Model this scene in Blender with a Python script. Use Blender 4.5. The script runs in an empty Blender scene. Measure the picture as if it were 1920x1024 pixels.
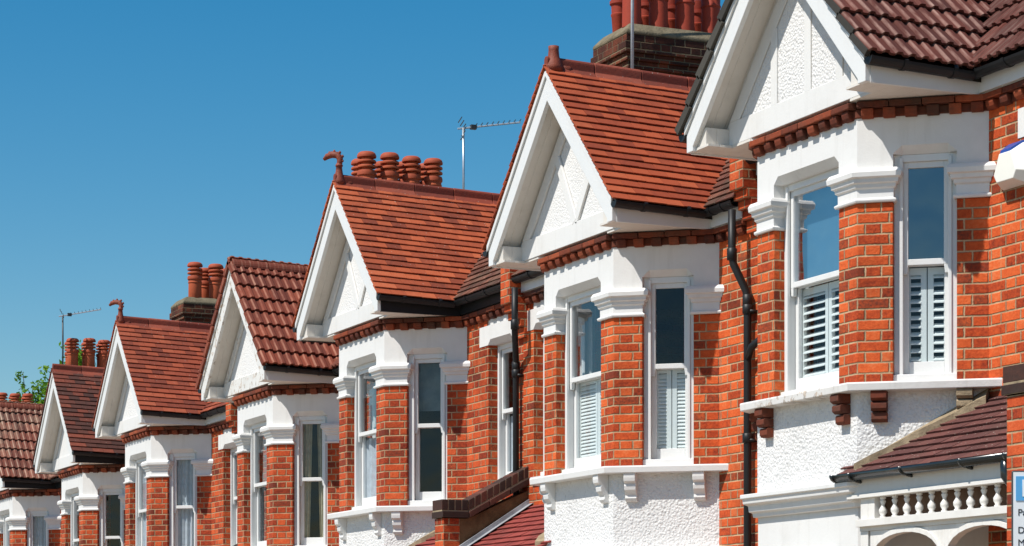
import bpy, bmesh, math, random
from math import sin, cos, tan, radians, pi, floor, sqrt
from mathutils import Vector
random.seed(11)
R = random.Random(5)
SC = bpy.context.scene
COL = SC.collection
E = 2.2                                   # eye height above the datum (house-local z = 0)

# ---------------------------------------------------------------- camera, sky, sun, exposure
cd = bpy.data.cameras.new('camera'); cam = bpy.data.objects.new('camera', cd); COL.objects.link(cam)
cam.location = (0, 0, E); cam.rotation_euler = (radians(90), 0, radians(-24.032))
cd.sensor_width = 36; cd.lens = 4498.2 / 1920 * 36
cd.shift_y = (1235.2 - 512) / 1920
cd.clip_start = 0.1; cd.clip_end = 5000
SC.camera = cam
SUN = Vector((-1, -0.15, 1.45)).normalized()          # towards the sun
w = bpy.data.worlds.new('World'); SC.world = w; w.use_nodes = True
wt = w.node_tree
sky = wt.nodes.new('ShaderNodeTexSky'); sky.sky_type = 'NISHITA'; sky.sun_disc = False
sky.sun_elevation = math.asin(SUN.z); sky.sun_rotation = math.atan2(SUN.x, SUN.y)
sky.air_density = 1.0; sky.dust_density = 0.6; sky.ozone_density = 1.6
wt.nodes['Background'].inputs['Strength'].default_value = 0.1
hsv = wt.nodes.new('ShaderNodeHueSaturation')          # clear-day blue, a little deeper than the default air
hsv.inputs['Hue'].default_value = 0.490; hsv.inputs['Saturation'].default_value = 1.55; hsv.inputs['Value'].default_value = 0.96
wt.links.new(sky.outputs[0], hsv.inputs['Color']); wt.links.new(hsv.outputs[0], wt.nodes['Background'].inputs['Color'])
sd = bpy.data.lights.new('sun', 'SUN'); sun = bpy.data.objects.new('sun', sd); COL.objects.link(sun)
sd.energy = 4.9; sd.angle = radians(0.5); sd.color = (1, 0.96, 0.9)
sun.rotation_euler = (-SUN).to_track_quat('-Z', 'Y').to_euler(); sun.location = (-20, 0, 30)
SC.view_settings.view_transform = 'Standard'; SC.view_settings.look = 'None'
SC.view_settings.exposure = 0.2; SC.view_settings.gamma = 1

# ---------------------------------------------------------------- node helpers and materials
class NB:
    def __init__(s, name):
        s.m = bpy.data.materials.new(name); s.m.use_nodes = True
        s.t = s.m.node_tree; s.b = s.t.nodes['Principled BSDF']; s.out = s.t.nodes['Material Output']
    def put(s, sock, v):
        if hasattr(v, 'links') or isinstance(v, bpy.types.NodeSocket): s.t.links.new(v, sock)
        elif isinstance(v, (tuple, list)) and len(v) == 3 and sock.type == 'RGBA': sock.default_value = (*v, 1)
        else: sock.default_value = v
    def n(s, typ, **kw):
        o = s.t.nodes.new(typ)
        for k, v in kw.items(): setattr(o, k, v)
        return o
    def ma(s, op, a, b=0.0, c=0.0):
        o = s.n('ShaderNodeMath', operation=op)
        for i, v in enumerate((a, b, c)): s.put(o.inputs[i], v)
        return o.outputs[0]
    def uv(s):
        return s.n('ShaderNodeUVMap', uv_map='UVMap').outputs[0]
    def objc(s): return s.n('ShaderNodeTexCoord').outputs['Object']
    def sep(s, v):
        o = s.n('ShaderNodeSeparateXYZ'); s.put(o.inputs[0], v); return o.outputs[0], o.outputs[1], o.outputs[2]
    def comb(s, x, y, z=0.0):
        o = s.n('ShaderNodeCombineXYZ')
        for i, v in enumerate((x, y, z)): s.put(o.inputs[i], v)
        return o.outputs[0]
    def noise(s, vec, scale, detail=4, rough=0.55):
        o = s.n('ShaderNodeTexNoise'); s.put(o.inputs['Vector'], vec)
        o.inputs['Scale'].default_value = scale; o.inputs['Detail'].default_value = detail
        o.inputs['Roughness'].default_value = rough
        return o.outputs[0]
    def white(s, vec):
        o = s.n('ShaderNodeTexWhiteNoise', noise_dimensions='3D'); s.put(o.inputs['Vector'], vec); return o.outputs['Value']
    def ramp(s, fac, stops, interp='LINEAR'):
        o = s.n('ShaderNodeValToRGB'); s.put(o.inputs[0], fac); cr = o.color_ramp; cr.interpolation = interp
        while len(cr.elements) < len(stops): cr.elements.new(0.5)
        for e, (p, c) in zip(cr.elements, stops):
            e.position = p; e.color = (*c, 1) if len(c) == 3 else c
        return o.outputs[0]
    def rng(s, v, a, b, c=0.0, d=1.0):
        o = s.n('ShaderNodeMapRange'); o.clamp = True
        for i, q in enumerate((v, a, b, c, d)): s.put(o.inputs[i], q)
        return o.outputs[0]
    def mix(s, f, a, b, mode='MIX'):
        o = s.n('ShaderNodeMix', data_type='RGBA', blend_type=mode)
        s.put(o.inputs[0], f); s.put(o.inputs[6], a); s.put(o.inputs[7], b); return o.outputs[2]
    def bump(s, h, dist, strength=1.0):
        o = s.n('ShaderNodeBump'); s.put(o.inputs['Height'], h)
        o.inputs['Distance'].default_value = dist; o.inputs['Strength'].default_value = strength
        s.put(s.b.inputs['Normal'], o.outputs[0]); return o.outputs[0]
    def done(s, col, rough=0.8, spec=0.3):
        s.put(s.b.inputs['Base Color'], col); s.put(s.b.inputs['Roughness'], rough)
        s.b.inputs['Specular IOR Level'].default_value = spec
        return s.m

def brick_mat(name, stops, mortar, soot=0.0, W=0.225, H=0.075, joint=0.0062):
    b = NB(name); P = W * 1.5
    oc = b.objc()
    wob = b.ma('MULTIPLY', b.ma('SUBTRACT', b.noise(oc, 26, 2), 0.5), 0.010)
    u, v, _ = b.sep(b.uv())
    u = b.ma('ADD', u, wob); v = b.ma('ADD', v, b.ma('MULTIPLY', wob, 0.55))
    rv = b.ma('DIVIDE', v, H); row = b.ma('FLOOR', rv)
    fy = b.ma('MULTIPLY', b.ma('FRACT', rv), H)
    u1 = b.ma('ADD', u, b.ma('MULTIPLY', b.ma('FLOORED_MODULO', row, 2.0), P / 2))
    q = b.ma('DIVIDE', u1, P); cell = b.ma('FLOOR', q); f = b.ma('MULTIPLY', b.ma('FRACT', q), P)
    hd = b.ma('GREATER_THAN', f, W)
    lx = b.ma('SUBTRACT', f, b.ma('MULTIPLY', hd, W))
    wd = b.ma('SUBTRACT', W, b.ma('MULTIPLY', hd, W / 2))
    dx = b.ma('MINIMUM', lx, b.ma('SUBTRACT', wd, lx)); dy = b.ma('MINIMUM', fy, b.ma('SUBTRACT', H, fy))
    d = b.ma('MINIMUM', dx, dy)
    mask = b.rng(b.ma('ADD', d, b.ma('MULTIPLY', b.ma('SUBTRACT', b.noise(oc, 70, 3), 0.5), 0.006)), joint - 0.003, joint + 0.003)
    idv = b.comb(b.ma('ADD', b.ma('MULTIPLY', cell, 2.0), hd), row, 0.37)
    rnd = b.white(idv)
    n1 = b.noise(oc, 45, 5, 0.65); n2 = b.noise(oc, 6, 3)
    val = b.ma('ADD', b.ma('MULTIPLY', rnd, 0.62), b.ma('MULTIPLY', b.ma('SUBTRACT', b.ma('ADD', b.ma('MULTIPLY', n1, 0.55), b.ma('MULTIPLY', b.noise(oc, 15, 5, 0.75), 0.45)), 0.36), 1.5))
    col = b.ramp(val, stops)
    big = b.noise(oc, 1.6, 3)
    col = b.mix(b.rng(big, 0.48, 0.72, 0, 0.6), col, tuple(c * 0.45 for c in stops[0][1]))
    burnt = b.ma('MULTIPLY', b.ma('GREATER_THAN', b.white(b.comb(b.ma('ADD', cell, hd), row, 5.1)), 0.93), b.rng(n1, 0.3, 0.6))
    col = b.mix(b.ma('MULTIPLY', burnt, 0.75), col, (0.07, 0.025, 0.018))
    if soot:
        col = b.mix(b.rng(b.noise(oc, 3.0, 4), 0.62 - soot * 0.5, 0.75, 0, 0.92), col, (0.018, 0.014, 0.012))
    mc = b.mix(b.rng(n2, 0.35, 0.7), mortar, tuple(c * 0.55 for c in mortar))
    c = b.mix(mask, mc, col)
    h = b.ma('ADD', b.ma('MULTIPLY', mask, 1.0), b.ma('MULTIPLY', n1, 0.7))
    b.bump(h, 0.008, 1.0)
    return b.done(c, 0.85, 0.2)

def paint_mat(name, base=(0.71, 0.70, 0.675), dirt=0.25, scale=3.0, flake=0.0, rough=0.55):
    b = NB(name); oc = b.objc()
    n = b.noise(oc, scale, 5, 0.6); x, y, z = b.sep(oc)
    streak = b.noise(b.comb(b.ma('MULTIPLY', x, 14.0), b.ma('MULTIPLY', y, 14.0), b.ma('MULTIPLY', z, 1.6)), 1.0, 3)
    c = b.mix(b.rng(n, 0.5, 0.78, 0, dirt), base, tuple(k * 0.62 for k in (base[0], base[1] * 0.96, base[2] * 0.9)))
    c = b.mix(b.rng(streak, 0.55, 0.8, 0, dirt * 0.8), c, (0.42, 0.40, 0.36))
    if flake:
        msk = b.rng(b.ma('ABSOLUTE', b.ma('SUBTRACT', y, -0.05)), 0.45, 0.62, 1, 0) if 'sill' in name else 1.0
        fl = b.rng(b.noise(oc, 9 if 'sill' in name else 13, 5, 0.7), 0.66 - flake * 0.2, 0.68 - flake * 0.2)
        c = b.mix(b.ma('MULTIPLY', fl, msk), c, b.mix(b.rng(b.noise(oc, 22, 2), 0.42, 0.58), (0.40, 0.36, 0.32), (0.56, 0.46, 0.37)))
    hh = b.noise(oc, 60, 3)
    if 'boards' in name: hh = b.ma('ADD', hh, b.ma('MULTIPLY', b.rng(b.ma('ABSOLUTE', b.ma('SUBTRACT', b.ma('FRACT', b.ma('MULTIPLY', x, 9.0)), 0.5)), 0.0, 0.06), 4.0))
    b.bump(hh, 0.002, 0.5)
    return b.done(c, rough, 0.35)

def render_mat(name, base=(0.72, 0.71, 0.69), scale=52, dist=0.009):
    b = NB(name); oc = b.objc()
    vo = b.n('ShaderNodeTexVoronoi', feature='SMOOTH_F1'); b.put(vo.inputs['Vector'], oc); vo.inputs['Scale'].default_value = scale
    n = b.noise(oc, scale * 1.3, 4, 0.6)
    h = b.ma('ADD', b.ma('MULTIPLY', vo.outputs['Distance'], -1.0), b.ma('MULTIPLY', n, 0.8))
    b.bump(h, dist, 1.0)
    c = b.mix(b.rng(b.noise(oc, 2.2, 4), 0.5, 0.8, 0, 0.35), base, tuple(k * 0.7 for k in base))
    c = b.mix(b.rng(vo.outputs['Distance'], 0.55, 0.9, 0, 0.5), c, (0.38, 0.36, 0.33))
    return b.done(c, 0.9, 0.15)

def island_mat(name, stops, noise_amt=0.5, rough=0.8, bump=0.003, stain=(0.05, 0.045, 0.035), stain_amt=0.5, lichen=0.0, wear=None):
    b = NB(name); oc = b.objc()
    g = b.n('ShaderNodeNewGeometry').outputs['Random Per Island']
    n1 = b.noise(oc, 30, 5, 0.65)
    val = b.ma('ADD', b.ma('MULTIPLY', g, 0.75), b.ma('MULTIPLY', b.ma('SUBTRACT', n1, 0.37), noise_amt))
    c = b.ramp(val, stops)
    c = b.mix(b.rng(b.noise(oc, 2.5, 5, 0.65), 0.48, 0.72, 0, stain_amt), c, stain)
    if wear:
        u, v, _ = b.sep(b.uv())
        fr = b.ma('FRACT', b.ma('DIVIDE', u, wear[0]))
        c1 = b.rng(b.ma('ABSOLUTE', b.ma('SUBTRACT', fr, 0.10)), 0.03, 0.13, 1, 0); c2 = b.rng(b.ma('ABSOLUTE', b.ma('SUBTRACT', fr, 0.52)), 0.01, 0.07, 0.6, 0)
        crest = b.ma('MAXIMUM', c1, c2)
        sc_ = b.noise(b.comb(b.ma('MULTIPLY', u, 30.0), b.ma('MULTIPLY', v, 3.0)), 1.0, 5, 0.6)
        c = b.mix(b.ma('MULTIPLY', crest, b.rng(sc_, 0.40, 0.70, 0.0, wear[3])), c, wear[2])
    if lichen:
        c = b.mix(b.rng(b.noise(oc, 55, 2, 0.5), 0.735 - lichen, 0.76 - lichen), c, (0.5, 0.47, 0.38))
    b.bump(n1, bump, 0.8)
    return b.done(c, rough, 0.25)

def plain_mat(name, col, rough=0.6, spec=0.3, var=0.25, scale=8, bump=0.0, metal=0.0):
    b = NB(name); oc = b.objc()
    n = b.noise(oc, scale, 5, 0.6)
    c = b.mix(b.rng(n, 0.35, 0.75), col, tuple(k * (1 - var) for k in col))
    if bump: b.bump(b.noise(oc, scale * 6, 3), bump, 0.8)
    b.b.inputs['Metallic'].default_value = metal
    return b.done(c, rough, spec)

def glass_mat(name, base_refl=0.0, tint=(0.85, 0.9, 0.92)):
    b = NB(name)
    tr = b.n('ShaderNodeBsdfTransparent'); tr.inputs[0].default_value = (*tint, 1)
    gl = b.n('ShaderNodeBsdfGlossy'); gl.inputs['Roughness'].default_value = 0.0; gl.inputs[0].default_value = (0.95, 0.97, 1, 1)
    lw = b.n('ShaderNodeLayerWeight'); lw.inputs['Blend'].default_value = 0.5
    oc = b.objc()
    bp = b.n('ShaderNodeBump'); b.put(bp.inputs['Height'], b.noise(oc, 2.2, 2)); bp.inputs['Distance'].default_value = 0.012; bp.inputs['Strength'].default_value = 0.5
    b.put(gl.inputs['Normal'], bp.outputs[0])
    fr = b.ma('ADD', b.ma('MULTIPLY', b.ma('POWER', lw.outputs['Facing'], 5.0), 0.95), 0.032)
    fac = b.ma('MINIMUM', b.ma('ADD', b.ma('MULTIPLY', fr, 1.1), base_refl), 0.95)
    mx = b.n('ShaderNodeMixShader'); b.put(mx.inputs[0], fac)
    b.t.links.new(tr.outputs[0], mx.inputs[1]); b.t.links.new(gl.outputs[0], mx.inputs[2])
    b.t.links.new(mx.outputs[0], b.out.inputs['Surface'])
    return b.m

ORANGE = [(0.0, (0.14, 0.025, 0.012)), (0.2, (0.34, 0.046, 0.014)), (0.45, (0.53, 0.080, 0.019)), (0.75, (0.66, 0.120, 0.029)), (1.0, (0.68, 0.19, 0.07))]
REDDER = [(0.0, (0.12, 0.021, 0.012)), (0.25, (0.29, 0.040, 0.014)), (0.5, (0.46, 0.067, 0.019)), (0.8, (0.58, 0.100, 0.028)), (1.0, (0.62, 0.16, 0.06))]
M = {}
M['brick'] = brick_mat('orange brick', ORANGE, (0.52, 0.36, 0.21))
M['brick_red'] = brick_mat('red brick', REDDER, (0.47, 0.32, 0.185))
M['brick_soot'] = brick_mat('sooty stack brick', [(0, (0.03, 0.012, 0.008)), (0.4, (0.11, 0.03, 0.016)), (0.8, (0.24, 0.06, 0.025)), (1, (0.3, 0.09, 0.04))], (0.20, 0.15, 0.09), soot=0.62)
M['white'] = paint_mat('white masonry paint')
M['white_wood'] = paint_mat('white joinery paint', (0.71, 0.71, 0.69), 0.12, 5, rough=0.4)
M['white_flaky'] = paint_mat('flaking white paint', (0.70, 0.69, 0.655), 0.35, 5, flake=0.5)
M['sill_flaky'] = paint_mat('worn sill paint', (0.70, 0.68, 0.645), 0.4, 5, flake=0.62)
M['porch_paint'] = paint_mat('cream porch paint', (0.71, 0.685, 0.64), 0.3, 6)
M['brown_board'] = plain_mat('brown boards', (0.16, 0.095, 0.06), 0.8, 0.2, 0.4, 5)
M['soffit'] = paint_mat('soffit boards', (0.68, 0.64, 0.58), 0.3, 4)
M['roughcast'] = render_mat('white roughcast')
M['gable_cast'] = render_mat('gable roughcast', scale=60, dist=0.005)
M['terracotta_block'] = island_mat('corbel brick', [(0, (0.06, 0.018, 0.012)), (0.3, (0.15, 0.035, 0.017)), (0.7, (0.28, 0.058, 0.022)), (1, (0.40, 0.10, 0.038))], 0.6, 0.8, 0.004, stain_amt=0.75)
M['tile_orange'] = island_mat('orange clay tiles', [(0, (0.21, 0.040, 0.018)), (0.3, (0.31, 0.060, 0.023)), (0.7, (0.39, 0.080, 0.029)), (1, (0.43, 0.112, 0.046))], 0.45, stain=(0.14, 0.03, 0.016), stain_amt=0.45, lichen=0.0)
M['tile_red'] = island_mat('weathered red clay tiles', [(0, (0.16, 0.036, 0.019)), (0.3, (0.31, 0.066, 0.027)), (0.7, (0.43, 0.095, 0.035)), (1, (0.49, 0.145, 0.066))], 0.5, stain=(0.12, 0.03, 0.018), stain_amt=0.5, lichen=0.012)
M['tile_deep'] = island_mat('deep red clay tiles', [(0, (0.13, 0.032, 0.019)), (0.3, (0.23, 0.050, 0.025)), (0.7, (0.32, 0.070, 0.031)), (1, (0.38, 0.11, 0.055))], 0.5, stain=(0.1, 0.028, 0.018), stain_amt=0.45, lichen=0.008)
M['tile_dark'] = island_mat('mottled dark tiles', [(0, (0.05, 0.022, 0.017)), (0.4, (0.10, 0.035, 0.024)), (0.75, (0.18, 0.045, 0.026)), (1, (0.30, 0.085, 0.045))], 0.5, stain=(0.05, 0.03, 0.022), stain_amt=0.5, lichen=0.008)
M['tile_mossy'] = island_mat('mossy old tiles', [(0, (0.06, 0.026, 0.018)), (0.5, (0.13, 0.045, 0.028)), (1, (0.22, 0.09, 0.055))], 0.6, stain=(0.09, 0.075, 0.05), stain_amt=0.8, lichen=0.03)
M['tile_brown'] = island_mat('brown ribbed tiles', [(0, (0.070, 0.021, 0.015)), (0.5, (0.102, 0.028, 0.019)), (1, (0.140, 0.040, 0.027))], 0.5, stain=(0.06, 0.026, 0.022), stain_amt=0.4, lichen=0.0, wear=(0.105, 0.30, (0.42, 0.27, 0.22), 0.75))
M['tile_rib_red'] = island_mat('red brown ribbed tiles', [(0, (0.12, 0.03, 0.018)), (0.5, (0.20, 0.046, 0.024)), (1, (0.26, 0.066, 0.034))], 0.5, stain=(0.08, 0.026, 0.018), stain_amt=0.4, wear=(0.105, 0.30, (0.46, 0.24, 0.16), 0.7))
M['tile_rib_old'] = island_mat('lichened ribbed tiles', [(0, (0.10, 0.035, 0.024)), (0.5, (0.19, 0.055, 0.034)), (1, (0.30, 0.13, 0.085))], 0.7, stain=(0.26, 0.19, 0.13), stain_amt=0.6, wear=(0.105, 0.30, (0.46, 0.35, 0.26), 0.9))
M['verge_slate'] = island_mat('dark verge slates', [(0, (0.035, 0.032, 0.028)), (1, (0.075, 0.068, 0.055))], 0.5, stain_amt=0.3)
M['porch_brown'] = island_mat('porch brown tiles', [(0, (0.085, 0.032, 0.028)), (1, (0.15, 0.055, 0.045))], 0.5, stain_amt=0.3, lichen=0.03)
M['porch_red'] = island_mat('porch red tiles', [(0, (0.20, 0.036, 0.03)), (1, (0.30, 0.06, 0.046))], 0.4, stain_amt=0.3)
M['ridge_red'] = island_mat('ridge tiles', [(0, (0.16, 0.036, 0.022)), (0.6, (0.27, 0.055, 0.03)), (1, (0.34, 0.10, 0.06))], 0.6, 0.7, stain_amt=0.4, lichen=0.02)
M['finial'] = plain_mat('finial terracotta', (0.26, 0.06, 0.03), 0.6, 0.3, 0.5, 14, 0.004)
M['pot'] = island_mat('chimney pot terracotta', [(0, (0.34, 0.065, 0.028)), (0.5, (0.46, 0.10, 0.038)), (1, (0.55, 0.16, 0.06))], 0.35, 0.7, 0.002, stain=(0.16, 0.04, 0.025), stain_amt=0.5)
M['pot_red'] = island_mat('red chimney pot', [(0, (0.28, 0.04, 0.022)), (1, (0.42, 0.062, 0.028))], 0.35, 0.65, 0.002, stain=(0.12, 0.03, 0.02), stain_amt=0.5)
M['coping'] = island_mat('dark coping bricks', [(0, (0.022, 0.014, 0.012)), (0.45, (0.05, 0.025, 0.019)), (0.8, (0.12, 0.04, 0.026)), (1, (0.22, 0.06, 0.032))], 0.5, 0.75, 0.004, stain_amt=0.5)
M['mortar'] = plain_mat('mortar', (0.36, 0.28, 0.18), 0.95, 0.1, 0.45, 12, 0.006)
M['cement'] = plain_mat('cement flaunching', (0.21, 0.175, 0.115), 0.95, 0.1, 0.5, 9, 0.01)
M['brown_render'] = plain_mat('brown side render', (0.17, 0.10, 0.05), 0.95, 0.1, 0.6, 7, 0.01)
M['black'] = plain_mat('black plastic', (0.012, 0.013, 0.014), 0.5, 0.35, 0.3, 5)
M['black_gloss'] = plain_mat('black cast iron paint', (0.016, 0.022, 0.024), 0.22, 0.55, 0.3, 6)
M['lead'] = plain_mat('lead flashing', (0.36, 0.37, 0.39), 0.6, 0.4, 0.4, 6, 0.004)
M['white_plastic'] = plain_mat('white plastic', (0.78, 0.77, 0.70), 0.4, 0.4, 0.05, 3)
M['blue_plastic'] = plain_mat('blue plastic', (0.02, 0.07, 0.30), 0.4, 0.4, 0.1, 3)
M['steel'] = plain_mat('galvanised steel', (0.42, 0.46, 0.5), 0.4, 0.5, 0.2, 20, 0, 0.6)
M['pale_steel'] = plain_mat('pale painted steel', (0.55, 0.60, 0.64), 0.5, 0.4, 0.2, 20)
M['dark_steel'] = plain_mat('dark weathered steel', (0.05, 0.055, 0.06), 0.5, 0.4, 0.3, 20)
M['alu'] = plain_mat('aluminium', (0.62, 0.64, 0.66), 0.35, 0.5, 0.15, 20, 0, 0.5)
M['glass'] = glass_mat('window glass')
M['glass_front'] = glass_mat('street window glass', 0.10)
M['glass_sky'] = glass_mat('bright reflecting glass', 0.34)
M['glass_blue'] = glass_mat('coated window glass', 0.15)
M['shutter'] = plain_mat('shutter paint', (0.80, 0.80, 0.76), 0.45, 0.3, 0.06, 4)
M['net'] = plain_mat('net curtain', (0.55, 0.57, 0.60), 0.9, 0.1, 0.25, 18)
M['beige_curtain'] = plain_mat('beige curtain', (0.5, 0.42, 0.28), 0.9, 0.1, 0.3, 18)
M['red_curtain'] = plain_mat('crimson curtain', (0.25, 0.01, 0.03), 0.9, 0.1, 0.3, 18)
M['blind'] = plain_mat('grey roller blind', (0.16, 0.19, 0.19), 0.9, 0.1, 0.5, 5)
M['blue_backing'] = plain_mat('blue reflection backing', (0.10, 0.24, 0.36), 0.9, 0.1, 0.15, 5)  # sheet behind an upper pane; the sky's reflection put into its colour
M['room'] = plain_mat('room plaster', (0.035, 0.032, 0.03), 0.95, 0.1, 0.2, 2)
M['deck'] = plain_mat('roofing felt', (0.03, 0.028, 0.026), 0.95, 0.1, 0.3, 5)
M['bark'] = plain_mat('bark', (0.10, 0.075, 0.05), 0.95, 0.1, 0.5, 10, 0.01)

def leaf_mat():
    b = NB('leaves'); g = b.n('ShaderNodeNewGeometry').outputs['Random Per Island']
    c = b.ramp(g, [(0, (0.06, 0.16, 0.015)), (0.5, (0.14, 0.30, 0.028)), (1, (0.26, 0.42, 0.05))])
    d = b.n('ShaderNodeBsdfDiffuse'); b.put(d.inputs[0], c); t = b.n('ShaderNodeBsdfTranslucent'); b.put(t.inputs[0], c)
    mx = b.n('ShaderNodeMixShader'); mx.inputs[0].default_value = 0.45
    b.t.links.new(d.outputs[0], mx.inputs[1]); b.t.links.new(t.outputs[0], mx.inputs[2]); b.t.links.new(mx.outputs[0], b.out.inputs['Surface'])
    return b.m
M['leaf'] = leaf_mat()

# ---------------------------------------------------------------- mesh builder
class MB:
    def __init__(s): s.v = []; s.f = []
    def add(s, vs, fs):
        o = len(s.v); s.v += [tuple(v) for v in vs]; s.f += [tuple(i + o for i in f) for f in fs]; return s
    def hexa(s, p):
        return s.add(p, [(0, 1, 2, 3), (4, 5, 6, 7), (0, 1, 5, 4), (1, 2, 6, 5), (2, 3, 7, 6), (3, 0, 4, 7)])
    def box(s, a0, a1, b0, b1, c0, c1, F=None):
        p = [(a0, b0, c0), (a1, b0, c0), (a1, b1, c0), (a0, b1, c0), (a0, b0, c1), (a1, b0, c1), (a1, b1, c1), (a0, b1, c1)]
        return s.hexa([F(*q) for q in p] if F else p)
    def prism(s, poly, vec):
        n = len(poly); q = [tuple(Vector(p) + Vector(vec)) for p in poly]
        return s.add(list(poly) + q, [tuple(range(n)), tuple(range(n, 2 * n))] + [(i, (i + 1) % n, n + (i + 1) % n, n + i) for i in range(n)])
    def loft(s, secs, cap=True):
        n = len(secs[0]); vs = [p for c in secs for p in c]; fs = []
        for k in range(len(secs) - 1):
            for i in range(n):
                j = (i + 1) % n; fs.append((k * n + i, k * n + j, (k + 1) * n + j, (k + 1) * n + i))
        if cap: fs += [tuple(range(n)), tuple(range((len(secs) - 1) * n, len(secs) * n))]
        return s.add(vs, fs)
    def sweep(s, path, prof):                     # path in plan, profile (out, z); out is to the right of travel
        m = []
        for i, p in enumerate(path):
            ds = []
            if i > 0: ds.append((Vector(p) - Vector(path[i - 1])).normalized())
            if i < len(path) - 1: ds.append((Vector(path[i + 1]) - Vector(p)).normalized())
            ns = [Vector((d.y, -d.x)) for d in ds]
            if len(ns) == 1: m.append(ns[0])
            else:
                b = (ns[0] + ns[1]).normalized(); m.append(b / max(0.3, b.dot(ns[0])))
        return s.loft([[(p[0] + mm.x * o, p[1] + mm.y * o, z) for o, z in prof] for p, mm in zip(path, m)])
    def lathe(s, c, prof, n=20):
        secs = [[(c[0] + r * cos(2 * pi * i / n), c[1] + r * sin(2 * pi * i / n), c[2] + z) for i in range(n)] for r, z in prof]
        return s.loft(secs)
    def tube(s, pts, rad, n=8):
        pts = [Vector(p) for p in pts]; secs = []
        rs = rad if isinstance(rad, (list, tuple)) else [rad] * len(pts)
        up = None
        for i, p in enumerate(pts):
            d = (pts[min(i + 1, len(pts) - 1)] - pts[max(i - 1, 0)]).normalized()
            if up is None: up = Vector((0, 0, 1)) if abs(d.z) < 0.9 else Vector((1, 0, 0))
            a = (up - d * up.dot(d)).normalized(); b = d.cross(a); up = a
            secs.append([tuple(p + (a * cos(2 * pi * k / n) + b * sin(2 * pi * k / n)) * rs[i]) for k in range(n)])
        return s.loft(secs)
    def build(s, name, mat, parent=None, smooth=False, uo=(0, 0), bevel=0.0, uvf=None):
        me = bpy.data.meshes.new(name); me.from_pydata(s.v, [], s.f)
        bm = bmesh.new(); bm.from_mesh(me); bmesh.ops.recalc_face_normals(bm, faces=bm.faces)
        uvl = bm.loops.layers.uv.new('UVMap'); Z = Vector((0, 0, 1))
        for f in bm.faces:
            nn = f.normal; T = Z.cross(nn)
            T = T.normalized() if T.length > 0.05 else Vector((1, 0, 0))
            B = nn.cross(T)
            for l in f.loops:
                c = l.vert.co - Vector((uo[0], uo[1], 0)); l[uvl].uv = (c.dot(T), c.dot(B)) if not uvf else ((c - uvf[2]).dot(uvf[0]), (c - uvf[2]).dot(uvf[1]))
            f.smooth = smooth
        bm.to_mesh(me); bm.free()
        me.materials.append(mat)
        o = bpy.data.objects.new(name, me); COL.objects.link(o)
        if parent: o.parent = parent
        if bevel:
            md = o.modifiers.new('edge', 'BEVEL'); md.width = bevel; md.segments = 2; md.limit_method = 'ANGLE'; md.angle_limit = radians(35)
        return o

def empty(name, loc, label, cat, group=None, rz=0):
    o = bpy.data.objects.new(name, None); COL.objects.link(o); o.location = loc; o.rotation_euler = (0, 0, rz)
    o.empty_display_size = 0.2
    o['label'] = label; o['category'] = cat
    if group: o['group'] = group
    return o
def node(name, parent):
    o = bpy.data.objects.new(name, None); COL.objects.link(o); o.parent = parent; o.empty_display_size = 0.1; return o

# ---------------------------------------------------------------- ground
def gz(y): return -0.0335 * (min(max(y, -40), 160) - 15)
def strip(name, x0, x1, lift, mat, x_steps=1):
    m = MB(); ys = [-2500, -40, 0, 15, 40, 80, 160, 2500]
    for a, b in zip(ys[:-1], ys[1:]):
        m.add([(x0, a, gz(a) + lift), (x1, a, gz(a) + lift), (x1, b, gz(b) + lift), (x0, b, gz(b) + lift)], [(0, 1, 2, 3)])
    o = m.build(name, mat); o['kind'] = 'structure'
    bm = bmesh.new(); bm.from_mesh(o.data)
    for f in bm.faces:
        if f.normal.z < 0: f.normal_flip()
    bm.to_mesh(o.data); bm.free(); return o
strip('ground', -2500, 2500, -0.13, plain_mat('gravel and clay paving', (0.34, 0.27, 0.18), 0.95, 0.1, 0.3, 0.6, 0.02))
strip('road', -3.2, 3.6, -0.12, plain_mat('asphalt', (0.10, 0.095, 0.088), 0.9, 0.2, 0.3, 5, 0.008))
for a, b in ((-6.0, -3.2), (3.6, 6.4)):
    strip('pavement', a, b, 0.0, plain_mat('paving', (0.42, 0.37, 0.30), 0.9, 0.2, 0.3, 3, 0.004))

# ---------------------------------------------------------------- house geometry constants (local x = depth, y = along street, z up)
XW, A_, B_ = 0.701, 0.699, 1.278
PA, PB, PC, PD = (XW, B_), (0, A_), (0, -A_), (XW, -B_)
CD = Vector((PD[0] - PC[0], PD[1] - PC[1])); CL = CD.length; CD.normalize()
def zz(r): return r + E
Z_CORN, Z_SILL, Z_PIL, Z_CAP, Z_HEAD, Z_BAND, Z_COR = zz(1.24), zz(1.934), zz(3.195), zz(3.43), zz(3.53), zz(3.79), zz(3.895)
Z_EAVE, Y_EAVE, PITCH = zz(4.05), 1.335, 1.04
Z_RIDGE = Z_EAVE + Y_EAVE * PITCH
X_ME = 0.56                                      # main eave line (x)
SAG = 0.035                                      # the old gable roofs drop a little towards the back
def frame(P, d):
    d = Vector(d); o = Vector((d.y, -d.x))
    return lambda s, out, z: (P[0] + d.x * s + o.x * out, P[1] + d.y * s + o.y * out, z)
F_FRONT = frame((0, 0), (0, -1))
F_CANT = frame(PC, CD)
F_FAR = frame(PA, (-CD.x, CD.y))
F_WALL = frame((XW, 0), (0, -1))
def cp(s, inw=0.0):                              # plan point on the near cant, s from the front corner
    p = F_CANT(s, -inw, 0); return (p[0], p[1])
def mir(path): return [(x, -y) for x, y in reversed(path)]

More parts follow.
